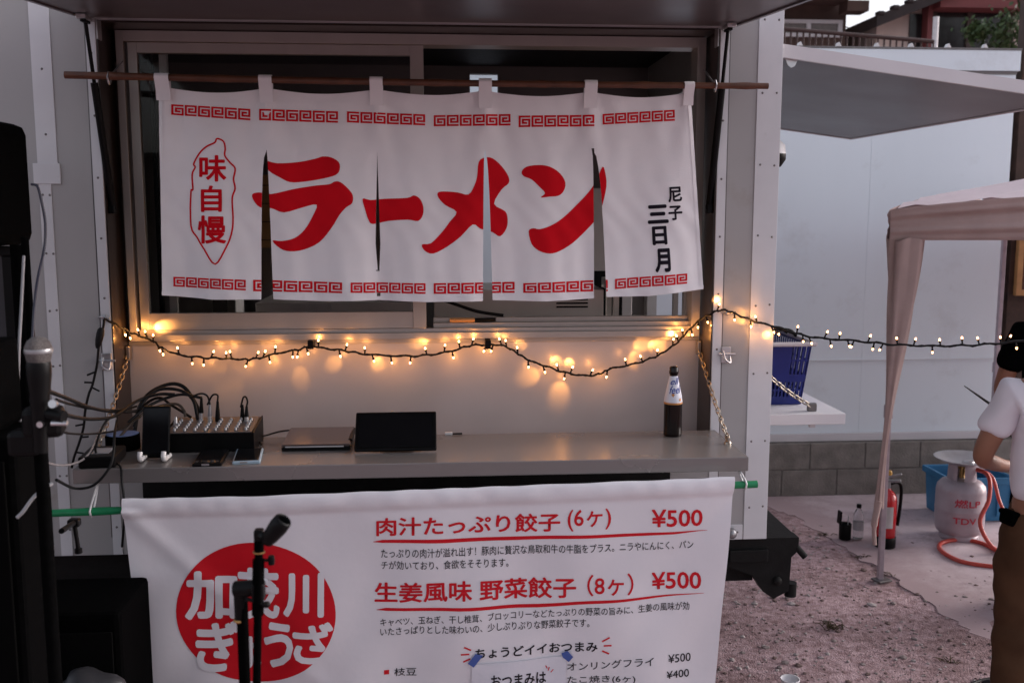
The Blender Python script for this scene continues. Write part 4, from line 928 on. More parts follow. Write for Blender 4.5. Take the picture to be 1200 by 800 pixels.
# tablet leaning back
tb = thing('tablet', (-.14, 3.15, ZC), 'black tablet with dark screen propped upright on the counter', 'tablet')
ca = Vector((-.141, 3.168, ZC + .082)); lean = radians(-52)
tl = Vector((0, sin(radians(48)), cos(radians(48))))
p0 = Vector((-.141, 3.088, ZC + .006)); hgt = .150; c = p0 + tl * hgt / 2
mb = MB(); mb.obox(c, .258, .010, hgt, (-radians(48), 0, .005), 0, .004); mb.build('shell', M_blk, tb)
nrm = Vector((0, -cos(radians(48)), sin(radians(48))))
mb = MB(); mb.obox(c + nrm * .0055, .232, .0014, hgt - .026, (-radians(48), 0, .005), 0, .0005); mb.build('screen', M_gloss, tb)
mb = MB(); tp = p0 + tl * hgt; 
for dx in (-.012, .016): mb.box(tp.x + dx - .005, tp.x + dx + .005, tp.y - .004, tp.y + .006, tp.z, tp.z + .004, 0, .001)
mb.build('button', M_silver, tb)
mb = MB(); mb.slab([p0 + Vector((-.08, .05, 0)), p0 + Vector((.08, .05, 0)), p0 + Vector((.05, .16, -.004)), p0 + Vector((-.05, .16, -.004))], (0, 0, .004)); mb.slab([p0 + Vector((-.05, .15, -.004)), p0 + Vector((.05, .15, -.004)), tp + Vector((.05, -.008, -.03)), tp + Vector((-.05, -.008, -.03))], (0, .004, .0)); mb.build('stand_flap', M_blk, tb)
x, y = put(526, 508); mb = MB(); mb.box(x - .014, x + .012, 3.322, 3.332, ZC, ZC + .01, 0, .002); mb.tube([(x + .012, 3.326, ZC + .004), (x + .045, 3.328, ZC + .004)], .003, 6, 1); tag(mb.build('cable_plug', [M_wplas, M_rub]), 'tiny white plug lying at the counter back right of the tablet', 'plug')
# beer bottle
bx, by = put(788, 510); bt = thing('beer_bottle', (bx, by, ZC), 'brown beer bottle with white and blue neck label on the counter', 'bottle')
mb = MB(); prof = [(.0, 0.0), (.028, .0), (.0305, .004), (.0305, .012), (.0305, .112), (.0295, .126), (.025, .150), (.0185, .180), (.0155, .196), (.0135, .205), (.0132, .214)]
mb.lathe(prof, (bx, by, ZC), 32); mb.build('glass_body', M_beer, bt)
mb = MB(); mb.lathe([(.0132, .211), (.0155, .212), (.0158, .221), (.0142, .224), (.0148, .233), (.0125, .236), (.0108, .236), (.0105, .215)], (bx, by, ZC), 24); mb.build('mouth', M_beer, bt)
def brad(z):
    for (r0, z0), (r1, z1) in zip(prof, prof[1:]):
        if z0 <= z <= z1 and z1 > z0: return r0 + (r1 - r0) * (z - z0) / (z1 - z0)
    return prof[-1][0]
mb = MB(); zz = [.112 + i * .0093 for i in range(11)]
mb.lathe([(brad(z) + .0008, z) for z in zz], (bx, by, ZC), 32, 0); mb.lathe([(brad(z) + .0013, z) for z in (.111, .114, .117)], (bx, by, ZC), 32, 2)
def wrap(bm, m):
    refine(bm, .004); bm.verts.index_update(); vs = []
    for v in bm.verts:
        r = brad(v.co.y) + .0018 + v.co.z; a = -pi / 2 + .1 + v.co.x / r; vs.append((bx + r * cos(a), by + r * sin(a), ZC + v.co.y))
    mb.add(vs, [[v.index for v in f.verts] for f in bm.faces], m); bm.free()
wrap(fit_quad(text_bm('ell', .01, .35), (-.016, .198), (.017, .202), (.017, .180), (-.018, .176)), 1)
wrap(fit_quad(text_bm('feel', .01, .35), (-.022, .172), (.022, .177), (.022, .150), (-.023, .147)), 1)
wrap(poly_bm([(-.016, .145), (-.010, .150), (-.004, .145), (-.010, .136)]), 2); wrap(poly_bm([(.010, .128), (.016, .133), (.021, .128), (.016, .121)]), 2)
mb.build('neck_label', [M_label, M_lblue, M_gold], bt)

# ------------------------------------------------------------------ left foreground: sound gear
ls = thing('loudspeaker', (-1.16, 2.6, 1.9), 'black loudspeaker on a pole at the far left edge', 'loudspeaker')
mb = MB(); mb.box(-1.52, -1.103, 2.58, 2.85, 1.905, 2.225, 0, .03); mb.build('cabinet', M_blkm, ls)
mb = MB(); mb.box(-1.5, -1.125, 2.573, 2.5795, 1.94, 2.2, 0, .003); mb.build('grille', mat('grille_black', (.003, .003, .003), .85, 0, .3, 300, .3, 600, spec=.04), ls)
tube_thing('speaker_cable', [PY(37, 216, 2.57), PY(44, 219, 2.56), PY(49, 238, 2.56), PY(53, 262, 2.56), PY(52, 290, 2.55), PY(45, 322, 2.5), PY(41, 350, 2.45), PY(38, 400, 2.4), PY(36, 470, 2.3)], .0034, mat('cable_blue_black', (.02, .02, .035), .5), 'thin dark cable drooping from the loudspeaker\'s edge', 'cable')
ss = thing('speaker_stand', (-1.14, 2.62, 0), 'black tripod pole stand under the loudspeaker', 'stand')
mb = MB(); mb.tube([(-1.07, 2.64, .5), (-1.07, 2.64, 1.91)], .018, 12); mb.tube([(-1.035, 2.60, .4), (-1.035, 2.6, 1.93)], .010, 10); mb.build('pole', M_blkm, ss)
for a in (0.4, 2.5, 4.6):
    mb = MB(); mb.tube([(-1.07, 2.64, .72), (-1.07 + .5 * cos(a), 2.64 + .5 * sin(a), .012)], .012, 10); mb.build('leg', M_blkm, ss)
mb = MB(); mb.obox((-1.07, 2.64, .75), .07, .07, .09, bev=.01); mb.build('collar', M_blk, ss)
fp = thing('framed_panel', (-1.22, 2.7, 1.55), 'dark grey glossy panel in a black frame below the loudspeaker', 'panel')
mb = MB(); mb.box(-1.5, -1.125, 2.69, 2.71, 1.57, 1.885, 0, .003); mb.build('panel', mat('dark_panel', (.03, .031, .037), .3), fp)
mb = MB(); mb.box(-1.52, -1.095, 2.672, 2.7, 1.88, 1.905, 0, .003); mb.box(-1.126, -1.095, 2.672, 2.7, 1.3, 1.88, 0, .003); mb.box(-1.52, -1.126, 2.672, 2.7, 1.3, 1.57, 0, .003); mb.build('frame', M_blk, fp)
# vocal microphone on its stand
ms = thing('microphone_stand', (-.78, 1.97, 0), 'black stand at the left edge holding the grey headed microphone', 'microphone stand')
mx_, my_ = -.775, 1.97
mb = MB(); mb.tube([(mx_ - .005, my_, .05), (mx_ - .005, my_, 1.56)], .0125, 12); mb.tube([(mx_ - .005, my_, .05), (mx_ - .005, my_, .9)], .016, 12); mb.build('pole', M_blkm, ms)
mb = MB(); mb.lathe([(.14, 0), (.14, .012), (.12, .022), (.02, .035)], (mx_ - .005, my_, 0), 32); mb.build('base', M_blkm, ms)
mb = MB(); mb.obox((mx_ + .005, my_, 1.59), .075, .05, .06, (0, 0, .2), 0, .012); mb.tube([(mx_ + .02, my_ - .02, 1.61), (mx_ + .055, my_ - .03, 1.605)], .012, 10); mb.obox((mx_ - .03, my_, 1.55), .06, .05, .05, bev=.01); mb.build('clamp', M_blk, ms)
mb = MB(); mb.tube([(mx_ + .038, my_ - .03, 1.63), (mx_ + .038, my_ - .04, 1.632)], .008, 12)
mb.build('connector', M_steel, ms)
mb = MB(); mb.tube([(mx_ + .012, my_ - .028, 1.592), (mx_ + .012, my_ - .04, 1.592)], .006, 10); mb.build('connector', M_steel, ms)
mb = MB(); mb.tube([(mx_ + .03, my_ - .028, 1.592), (mx_ + .06, my_ - .03, 1.592)], .005, 10); mb.build('connector', M_steel, ms)
mc = thing('microphone', (mx_, my_, 1.62), 'handheld vocal microphone with rounded grey mesh head held by the stand', 'microphone')
mb = MB(); h0 = PY(45, 410, 1.95); tilt = Matrix.Rotation(radians(2), 4, 'Y')
mb.lathe([(0, .026), (.012, .024), (.02, .017), (.0245, .006), (.0250, 0), (.0245, -.006), (.022, -.018), (.0205, -.022)], h0, 28, 0, xf=tilt); mb.build('head', M_mesh, mc)
mb = MB(); mb.lathe([(.0252, -.004), (.0258, -.0015), (.0258, .0015), (.0252, .004)], h0 + Vector((0, 0, -.001)), 28); mb.build('ring', M_silver, mc)
mb = MB(); mb.lathe([(.021, -.022), (.0228, -.03), (.0225, -.05), (.019, -.08), (.016, -.13), (.013, -.18), (.013, -.2)], h0, 24, 0, xf=tilt); mb.build('handle', M_blk, mc)
# tall black case below
mb = MB(); mb.box(-1.3, -.85, 2.02, 2.2, 0.0, 1.545, 0, .012); mb.box(-1.28, -.87, 2.012, 2.0195, .1, 1.5, 1, .002)
mb.box(-1.3, -.90, 2.04, 2.2, 1.5455, 1.73, 0, .012)
tag(mb.build('equipment_case', [M_blkm, mat('case_front', (.002, .002, .002), .85, spec=.03)]), 'tall black equipment case filling the lower left corner', 'case')
mb = MB(); mb.box(-1.35, -.86, 2.62, 2.9, 0, .93, 0, .015); mb.box(-1.33, -.88, 2.612, 2.6195, .06, .88, 1, .002); tag(mb.build('amplifier', [M_blkm, MATS['grille_black']]), 'low black amplifier box beside the menu banner\'s left edge', 'amplifier')
tube_thing('white_cable', [PY(62, 566, 2.0), PY(50, 573, 1.99), PY(38, 584, 1.985), PY(27, 599, 1.98), PY(20, 606, 1.98)], .0036, mat('cable_white', (.35, .35, .36), .5), 'short curved white cable over the black case and green pole', 'cable')
p = PY(102, 796, 2.5); mb = MB(); bm = bmesh.new(); bmesh.ops.create_icosphere(bm, subdivisions=3, radius=.09)
for v in bm.verts: v.co = Vector((v.co.x * 1.1, v.co.y * .7, v.co.z * .8)) * (1 + .12 * sin(v.co.x * 60 + v.co.z * 40))
mb.bm(bm, 0, True, Matrix.Translation((p.x, 2.52, p.z - .055))); mb.obox((p.x + .06, 2.46, p.z - .03), .04, .02, .06, (.3, .2, 0), 1, .004)
mb.box(p.x - .2, p.x + .2, 2.42, 2.60, 0, p.z - .115, 2, .01)
tag(mb.build('plastic_bag', [mat('grey_bag', (.022, .022, .025), .45), M_extred, M_blkm]), 'crumpled grey plastic bag with a red corner, on a low black box', 'bag')
# small mic stand clamp arm hanging by the truck wall
mb = MB(); a, c = PY(87, 612, 2.6), PY(92, 645, 2.6); mb.tube([a, c], .006, 8); mb.obox(a, .03, .025, .02, bev=.004); mb.tube([a, PY(72, 622, 2.4)], .007, 8); mb.lathe([(.01, -.006), (.01, .006)], c, 10); tag(mb.build('clamp_arm', M_blk), 'small black clamp arm sticking out beside the black case', 'clamp')

# foreground microphone stand with empty clip
fs = thing('microphone_stand', (-.335, 1.75, 0), 'black microphone stand with an empty clip standing before the red logo', 'microphone stand', None)
YF = 1.75
def F3(px, py, y=YF): return PY(px, py, y)
lp_t = F3(283, 688); 
mb = MB(); mb.tube([Vector((lp_t.x - .003, YF, .03)), Vector((lp_t.x, YF, lp_t.z))], .0105, 14); mb.tube([Vector((lp_t.x - .003, YF, .03)), Vector((lp_t.x - .001, YF, .78))], .0125, 14); mb.build('pole', M_blkm, fs)
mb = MB(); a = F3(281, 727); mb.lathe([(.0108, 0), (.0112, .001), (.0112, .003), (.0108, .004)], a, 14, 1); mb.tube([F3(282, 726), F3(282, 700), F3(283, 684)], [.0105, .0125, .0155], 14, 0)
mb.tube([F3(276, 690), F3(303, 688, YF - .01)], .0150, 14, 0); mb.obox(F3(303, 692, YF - .015), .022, .026, .034, (0, 0, 0), 0, .004); mb.tube(curve_pts([F3(288, 701, YF - .02), F3(298, 704, YF - .025), F3(309, 708, YF - .025)]), .0035, 8, 0); mb.lathe([(.006, -.004), (.008, 0), (.006, .004)], F3(312, 708, YF - .025), 12, 0)
mb.build('clutch', [M_blk, M_brass], fs)
mb = MB(); ta, tbm = F3(303.5, 630, YF - .02), F3(300.5, 830, YF - .02); mb.tube([ta, tbm], .0075, 12, 0); mb.tube([F3(303, 655, YF - .02), F3(302, 720, YF - .02)], .0105, 12, 0); mb.tube([F3(303.3, 647, YF - .02), F3(303.3, 645.5, YF - .02)], .0106, 12, 1); mb.tube([F3(303.4, 645, YF - .02), F3(303.5, 626, YF - .02)], .0088, 12, 0)
mb.build('boom', [M_blkm, M_brass], fs)
mb = MB(); mb.tube([F3(308, 656, YF - .02), F3(316, 656, YF - .02)], .003, 8); mb.lathe([(.0055, -.008), (.0065, 0), (.0055, .008)], F3(318, 656, YF - .02), 12); mb.build('knob', M_blk, fs)
mb = MB(); ea = F3(303.5, 626, YF - .02); mb.obox(ea, .016, .02, .02, bev=.003)
cc = F3(322, 622, YF - .045); ax_ = Vector((.60, -.16, .78)).normalized(); xf = ax_.to_track_quat('Z', 'Y').to_matrix().to_4x4() @ Matrix.Scale(1, 4)
mb.tube([ea, cc - ax_ * .02], .0085, 10); mb.lathe([(.006, -.030), (.0115, -.026), (.0145, -.01), (.017, .012), (.016, .026), (.013, .030), (.0115, .026), (.0115, -.01), (0, -.012)], cc, 20, 0, xf=xf); mb.build('clip', M_blk, fs)
for a in (.5, 2.6, 4.7):
    mb = MB(); mb.tube([(lp_t.x - .003, YF, .20), (lp_t.x + .33 * cos(a), YF + .33 * sin(a), .012)], .008, 10); mb.build('leg', M_blkm, fs)

# ------------------------------------------------------------------ right side, background
wb = thing('white_building', (3.0, 7.0, 0), 'pale blue white clad building behind, standing on a concrete block wall', 'building')
mb = MB(); WX0, WX1, WY = -2.0, 3.93, 6.7
npan = 6; pw = (WX1 - WX0) / npan
for k in range(npan): mb.box(WX0 + k * pw + .0005, WX0 + (k + 1) * pw - .0005, WY, WY + .1, .44, 2.905, 0, .0006)
mb.box(WX0, WX1, WY + .02, WY + 2.5, .44, 2.9, 0)
mb.build('wall', M_wwall, wb)
mb = MB(); mb.box(WX0, WX1 + .01, WY - .03, WY + .12, 2.925, 3.06, 0, .002); mb.box(WX0, WX1, WY - .01, WY + .1, 2.9055, 2.9245, 1); mb.build('parapet', [M_wwall, M_rivet], wb)
mb = MB(); mb.slab([(WX0, WY - .035, 3.061), (WX1 + .012, WY - .035, 3.061), (WX1 + .012, WY + .13, 3.061), (WX0, WY + .13, 3.061)], (0, 0, .012)); mb.build('coping', M_rivet, wb)
mb = MB(); mb.box(WX0, WX1, WY - .02, WY + .1, .385, .4385, 0, .002); mb.box(WX0, WX1, WY - .012, WY - .0005, .955, .958, 0); mb.build('base_strip', M_side, wb)
for px, py in ((938, 36), (983, 41), (1028, 45), (1068, 49), (1111, 53), (1154, 57)):
    p = PY(px, py, WY - .02); mb = MB(); mb.slab([(p.x - .018, WY - .03, 3.074), (p.x + .018, WY - .03, 3.074), (p.x + .014, WY - .03, 3.081), (p.x + .003, WY - .03, 3.101), (p.x - .004, WY - .03, 3.097), (p.x - .010, WY - .03, 3.083)], (0, .04, 0)); mb.build('snow_clip', M_wplas, wb)
bw = MB(); bl, bh = .398, .19; k = 0
for r in range(2):
    x = WX0 - (.2 if r else 0); z0 = .0 + r * .192
    while x < 9:
        bw.box(x + .005, x + bl - .005, WY - .055, WY + .05, z0 + .004, z0 + bh - .004, 0, .004); x += bl
bw.box(WX0, 9, WY - .049, WY + .045, 0, .38, 1)
tag(bw.build('block_wall', [M_block, M_mortar]), 'low grey concrete block wall under the white cladding', 'wall')
# dark timber building at the right edge
db = thing('timber_building', (4.6, 7.2, 0), 'dark brown timber building beyond the white wall at the right edge', 'building')
mb = MB()
for k in range(8): mb.box(3.985 + k * .16, 3.985 + (k + 1) * .16 - .006, WY + .02, WY + .1, .385, 3.6, 0, .003)
mb.slab([(3.987, WY + .1, .385), (5.3, WY + .1, .385), (6.6, WY + 2, .385), (5.3, WY + 2, .385)], (0, 0, 3.2)); mb.build('wall', M_wood, db)
mb = MB(); mb.box(4.02, 4.06, WY - .02, WY + .019, 1.4, 2.2, 0, .003); mb.box(4.06, 4.5, WY - .02, WY + .019, 1.4, 1.44, 0, .003); mb.box(4.06, 4.5, WY - .02, WY + .019, 2.16, 2.2, 0, .003); wf = mb.build('window_frame', M_woodl, db)
mb = MB(); mb.box(4.06, 4.5, WY + .0, WY + .019, 1.44, 2.16); mb.build('pane', mat('amber_pane', (.09, .035, .015), .3), wf)

# houses above the parapet
HY = 14.0
def H3(px, py, y=HY): return PY(px, py, y)
h1 = thing('dark_house', (4.6, 15, 0), 'dark brown house with wide eaves behind the truck corner', 'house')
a, c = H3(860, 60), H3(990, 60)
mb = MB(); mb.box(a.x, c.x, HY, HY + 5, 0, 5.6, 0); mb.build('wall', M_brown, h1)
mb = MB(); e0 = H3(985, 9); tipr = H3(1016, 1, HY - 1.0)
mb.slab([(a.x - 1, HY - 1.1, e0.z + .02), (tipr.x, HY - 1.1, e0.z + .02), (tipr.x, HY - 1.1, e0.z + .12), (a.x - 1, HY - 1.1, e0.z + .12)], (0, 7, 0), 0)
mb.slab([(a.x - 1, HY - 1.15, e0.z + .125), (tipr.x + .15, HY - 1.15, e0.z + .125), (tipr.x - 1.2, HY + 1.2, e0.z + 1.5), (a.x - 1, HY + 1.2, e0.z + 1.5)], (0, 0, .1), 1); mb.box(c.x - .15, c.x + .15, HY - .4, HY - .1, e0.z - .12, e0.z + .018, 0)
mb.build('roof', [M_brown, M_roof], h1)
w0, w1 = H3(905, 41), H3(983, 24); mb = MB(); zlo, zhi = H3(940, 44).z, H3(940, 24).z
x0, x1 = w0.x, H3(986, 24).x
mb.box(x0, x1, HY - .06, HY - .001, zhi - .05, zhi, 0); mb.box(x0, x1, HY - .06, HY - .001, zlo, zlo + .05, 0)
for px in (946, 983): xx = H3(px, 30).x; mb.box(xx - .03, xx + .03, HY - .065, HY - .001, zlo + .05, zhi - .05, 0)
wi = mb.build('window', M_trim, h1); mb = MB(); mb.box(x0, x1, HY - .03, HY - .005, zlo + .04, zhi - .04); mb.build('pane', mat('grey_pane', (.16, .14, .13), .2), wi)
h2 = thing('cream_house', (7, 14, 0), 'cream gabled house with dark tiled roof and big windows, above the parapet', 'house')
e, r_ = H3(1018, 27), H3(1100, -6); s_ = (r_.z - e.z) / (r_.x - e.x)
gx = e.x + .12
def roofz(x): return e.z + s_ * (x - e.x)
mb = MB(); mb.slab([(gx, HY, 0), (gx + 5, HY, 0), (gx + 5, HY, roofz(gx + 2.6) - .1), (gx + 2.6, HY, roofz(gx + 2.6) - .1), (gx, HY, roofz(gx) - .1)], (0, 4, 0)); mb.build('wall', M_cream, h2)
mb = MB(); top = Vector((gx + 2.7, HY, roofz(gx + 2.7)))
mb.slab([(e.x - .1, HY - .5, roofz(e.x - .1) - .1), (top.x, HY - .5, top.z - .1), (top.x, HY - .5, top.z + .05), (e.x - .1, HY - .5, roofz(e.x - .1) + .05)], (0, 5, 0))
for k in range(12):
    x = e.x - .1 + k * .2; mb.box(x, x + .10, HY - .53, HY - .40, roofz(x + .05) + .03, roofz(x + .05) + .085, 0, .02)
mb.build('roof', M_roof, h2)
mb = MB(); p1, p2 = H3(1082, 50, HY - .1), H3(1090, 5, HY - .1); mb.box(p1.x, p2.x, HY - .2, HY - .001, 0, 5.2); q1 = H3(1085, 3, HY - .3); mb.box(p2.x + .0005, p2.x + 4, HY - .4, HY - .001, q1.z - .08, q1.z + .5, 0); mb.build('post', M_redw, h2)
wx0, wx1 = H3(1091, 30).x, H3(1180, 30).x; zt, zb = H3(1140, 12).z, H3(1140, 60).z - .3
mb = MB(); mb.box(wx0, wx1, HY - .08, HY - .001, zt, zt + .06); 
for px in (1091, 1133, 1180): xx = H3(px, 30).x; mb.box(xx - .04, xx + .04, HY - .09, HY - .002, zb, zt, 0)
wi = mb.build('window', mat('bronze_frame', (.07, .045, .04), .5), h2)
mb = MB(); mb.box(wx0 + .04, H3(1133, 30).x - .04, HY - .05, HY - .01, zb, zt, 0); mb.box(H3(1133, 30).x + .04, wx1 - .04, HY - .05, HY - .01, zb, zt, 0); mb.build('pane', M_hglass, wi)
mb = MB(); sx0, sx1 = H3(1065, 30).x, H3(1081, 30).x; mb.box(sx0, sx1, HY - .03, HY - .002, zb, H3(1070, 17).z, 0); mb.build('window', M_hglass, h2)
mb = MB(); p = H3(1181, 30); mb.box(p.x + .05, p.x + .22, HY - .1, HY - .003, 0, zt - .02); mb.build('pillar', M_cream, h2)
mb = MB(); a, c = PY(905, 33, 10.5), PY(1094, 49, 10.5); mb.tube([a, c], .022, 8)
n = 26
for k in range(n + 1):
    q = a + (c - a) * k / n; mb.tube([q, q + Vector((0, 0, -.9))], .011, 6)
mb.tube([a + Vector((0, 0, -.9)), c + Vector((0, 0, -.9))], .02, 8); rl = tag(mb.build('railing', mat('railing_brown', (.06, .03, .026), .6)), 'thin brown balcony railing above the white parapet', 'railing')
mb = MB(); q = PY(1095, 60, 12); mb.tube([(q.x, 12, 0), (q.x, 12, PY(1096, 20, 12).z)], .035, 10); tag(mb.build('white_post', M_wplas), 'slim white post before the cream house window', 'post')
mb = MB(); mb.tube(curve_pts([PY(985, 30, 18), PY(1005, 36, 19), PY(1022, 40, 20), PY(1060, 44, 22)]), .012, 5); tag(mb.build('overhead_wire', M_rub), 'thin overhead wire crossing the pale sky gap', 'wire')
tree = thing('balcony_tree', (8, 12.6, 0), 'dark leafy tree in front of the cream house at top right', 'tree')
tc_ = PY(1190, 34, 12.6); mb = MB(); mb.tube(curve_pts([(tc_.x + .3, 12.6, 0), (tc_.x + .25, 12.6, 2), (tc_.x + .3, 12.6, tc_.z + .2)]), [.09] * 9 + [.07] * 8, 8)
for k in range(7):
    a = random.uniform(0, 6.28); mb.tube([(tc_.x + .28, 12.6, tc_.z - .2), (tc_.x + .28 + .5 * cos(a), 12.6 + .4 * sin(a), tc_.z + random.uniform(-.1, .5))], [.03, .008], 6)
mb.build('trunk', M_wood, tree)
mb = MB(); rl2 = random.Random(3)
for _ in range(1500):
    cx, cy, cz, R_ = rl2.choice([(0, 0, 0, .42), (-.35, -.1, -.1, .24), (.45, .1, .15, .45), (.2, -.1, .4, .33), (-.62, 0, -.05, .13)])
    d = Vector((rl2.gauss(0, .5), rl2.gauss(0, .5), rl2.gauss(0, .45))) * R_; q = Vector((tc_.x + cx + .1, 12.6 + cy, tc_.z + cz)) + d
    n_ = Vector((rl2.uniform(-1, 1), rl2.uniform(-1, 1), rl2.uniform(-1, 1))).normalized(); u = n_.orthogonal().normalized(); v_ = n_.cross(u); L2 = rl2.uniform(.03, .06)
    mb.add([q - u * L2, q + v_ * L2 * .4, q + u * L2, q - v_ * L2 * .4], [[0, 1, 2, 3]])
mb.build('crown', M_leaf, tree)

# blue basket on the side shelf
bk = thing('shopping_basket', (1.36, 3.95, ZC), 'dark blue plastic shopping basket on the truck side shelf', 'basket')
def bas(x, y, z, s):  # tapered walls
    k = .84 + .16 * (z - ZC) / .25; return Vector((1.285 + (x) * k, 3.95 + (y) * k, z))
mb = MB(); hw, hd = .150, .23
def wallpanel(axis, sgn):
    nU, nV = 18, 8
    for i in range(nU):
        for j in range(nV):
            u0, u1 = -1 + 2 * i / nU, -1 + 2 * (i + 1) / nU; v0, v1 = ZC + .004 + .238 * j / nV, ZC + .004 + .238 * (j + 1) / nV
            solid_mid = (axis == 'y' and -.75 < (u0 + u1) / 2 < .45 and j >= 4)
            def pt(u, v): return bas(u * hw, sgn * hd, v, 0) if axis == 'y' else bas(sgn * hw, u * hd, v, 0)
            n_ = Vector((0, -sgn, 0)) if axis == 'y' else Vector((-sgn, 0, 0)); th = n_ * .003
            if solid_mid or j in (0, 3): mb.slab([pt(u0, v0), pt(u1, v0), pt(u1, v1), pt(u0, v1)], th)
            else:
                um = u0 + (u1 - u0) * .5; vm = v0 + (v1 - v0) * .72 if j % 2 else v1
                mb.slab([pt(u0, v0), pt(um, v0), pt(um, v1), pt(u0, v1)], th)
                if j % 2 == 0: pass
                else: mb.slab([pt(um, v0 + (v1 - v0) * .78), pt(u1, v0 + (v1 - v0) * .78), pt(u1, v1), pt(um, v1)], th)
for sgn in (-1, 1): wallpanel('y', sgn); wallpanel('x', sgn)
mb.slab([bas(-hw, -hd, ZC + .002, 0), bas(hw, -hd, ZC + .002, 0), bas(hw, hd, ZC + .002, 0), bas(-hw, hd, ZC + .002, 0)], (0, 0, .004)); mb.build('body', M_blue, bk)
mb = MB(); zt = ZC + .245; ring = [bas(-hw - .01, -hd - .01, zt, 0), bas(hw + .01, -hd - .01, zt, 0), bas(hw + .01, hd + .01, zt, 0), bas(-hw - .01, hd + .01, zt, 0)]
for a, c in zip(ring, ring[1:] + ring[:1]): mb.tube([a, c], .009, 8)
mb.build('rim', M_rim, bk)
mb = MB(); mb.tube(curve_pts([bas(-hw, -.05, zt + .01, 0), bas(-.08, -.06, zt + .035, 0), bas(.1, -.06, zt + .035, 0), bas(hw, -.05, zt + .01, 0)]), .007, 8); mb.tube(curve_pts([bas(-hw, .05, zt + .01, 0), bas(-.1, .06, zt + .03, 0), bas(.1, .06, zt + .03, 0), bas(hw, .05, zt + .01, 0)]), .007, 8); mb.build('handle', M_blk, bk)

# pop-up tent
tn = thing('gazebo_tent', (3.6, 3.9, 0), 'beige pop-up gazebo tent, pink glow painted in, with its leg wrapped in fabric', 'tent')
T0 = Vector((2.345, 5.03, 0))
ex = Vector((2.6, -1.0, 0)); ey = Vector((1.42, 1.42, 0))      # two sides of the frame away from the seen corner
def tq(u, v, z): return T0 + ex * u + ey * v + Vector((0, 0, z))
mb = MB()   # roof: four slopes to a peak
pk = tq(.5, .5, 2.50); n = 24
cor = [tq(-.004, -.008, 1.995), tq(1, 0, 2.02), tq(1, 1, 2.0), tq(0, 1, 2.0)]
for a, c in zip(cor, cor[1:] + cor[:1]):
    vs = []; 
    for j in range(9):
        for i in range(n + 1):
            q = a + (c - a) * i / n; p = q + (pk - q) * (j / 8) + Vector((0, 0, .085 * sin(pi * i / n) ** .8 * (1 - j / 8) - .06 * sin(pi * j / 8) * (1 - .2 * sin(pi * i / n)) + .012 * sin(i * 2.1) * (1 - j / 8))); vs.append(p)
    mb.add(vs, [[j * (n + 1) + i, j * (n + 1) + i + 1, (j + 1) * (n + 1) + i + 1, (j + 1) * (n + 1) + i] for j in range(8) for i in range(n)], 0, True)
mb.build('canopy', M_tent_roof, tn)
def valance(a, c, nrm, h=.155, lab='valance'):
    mb = MB(); vs = []; nI, nJ = 60, 20
    for j in range(nJ + 1):
        for i in range(nI + 1):
            s_ = i / nI; d = j / nJ; q = a + (c - a) * s_
            bulge = (.013 * sin(d * 2 * pi * 1.7 + .5 * sin(s_ * 5)) + .007 * sin(d * 2 * pi * 4.3 + 3 * s_ + 1)) * min(1, s_ * 6 + .35) * min(1, (1 - s_) * 6 + .35) + .004 * sin(s_ * 90) * math.exp(-s_ * 20)
            rise = .085 * sin(pi * s_) ** .8 * (1 - d)
            vs.append(q + nrm * (.012 + bulge) + Vector((0, 0, -h * d + rise)))
    mb.add(vs, [[j * (nI + 1) + i, j * (nI + 1) + i + 1, (j + 1) * (nI + 1) + i + 1, (j + 1) * (nI + 1) + i] for j in range(nJ) for i in range(nI)], 0, True)
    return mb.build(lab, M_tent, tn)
nf = Vector((-ex.y, ex.x, 0)).normalized() * -1; nl = Vector((-1, .15, 0)).normalized()
valance(cor[0], cor[1], nf); valance(cor[3], cor[0], nl, .165); valance(cor[2], cor[3], -nf, .19); valance(cor[1], cor[2], -nl, .165)
def leg(base, lab=True, wrap=False):
    mb = MB(); mb.box(base.x - .014, base.x + .014, base.y - .014, base.y + .014, .012, 1.93, 0, .003); mb.box(base.x - .018, base.x + .018, base.y - .018, base.y + .018, .9, .97, 0, .003); lg = mb.build('leg', M_tentpole, tn)
    mb = MB(); mb.obox((base.x + .01, base.y, .007), .085, .07, .012, (0, 0, .3), 0, .004); mb.build('foot_plate', M_rivet, lg)
l0 = tq(.004, .012, 0); leg(l0)
for u, v in ((1, 0), (1, 1), (0, 1)): leg(tq(u * .985 + .005, v * .98 + .01, 0))
mb = MB(); mb.tube([tq(.01, .012, 1.93), tq(.5, .012, 1.885), tq(.99, .012, 1.93)], .012, 8); mb.tube([tq(.01, .012, 1.885), tq(.5, .012, 1.93), tq(.99, .012, 1.885)], .012, 8); mb.build('truss', M_tentpole, tn)
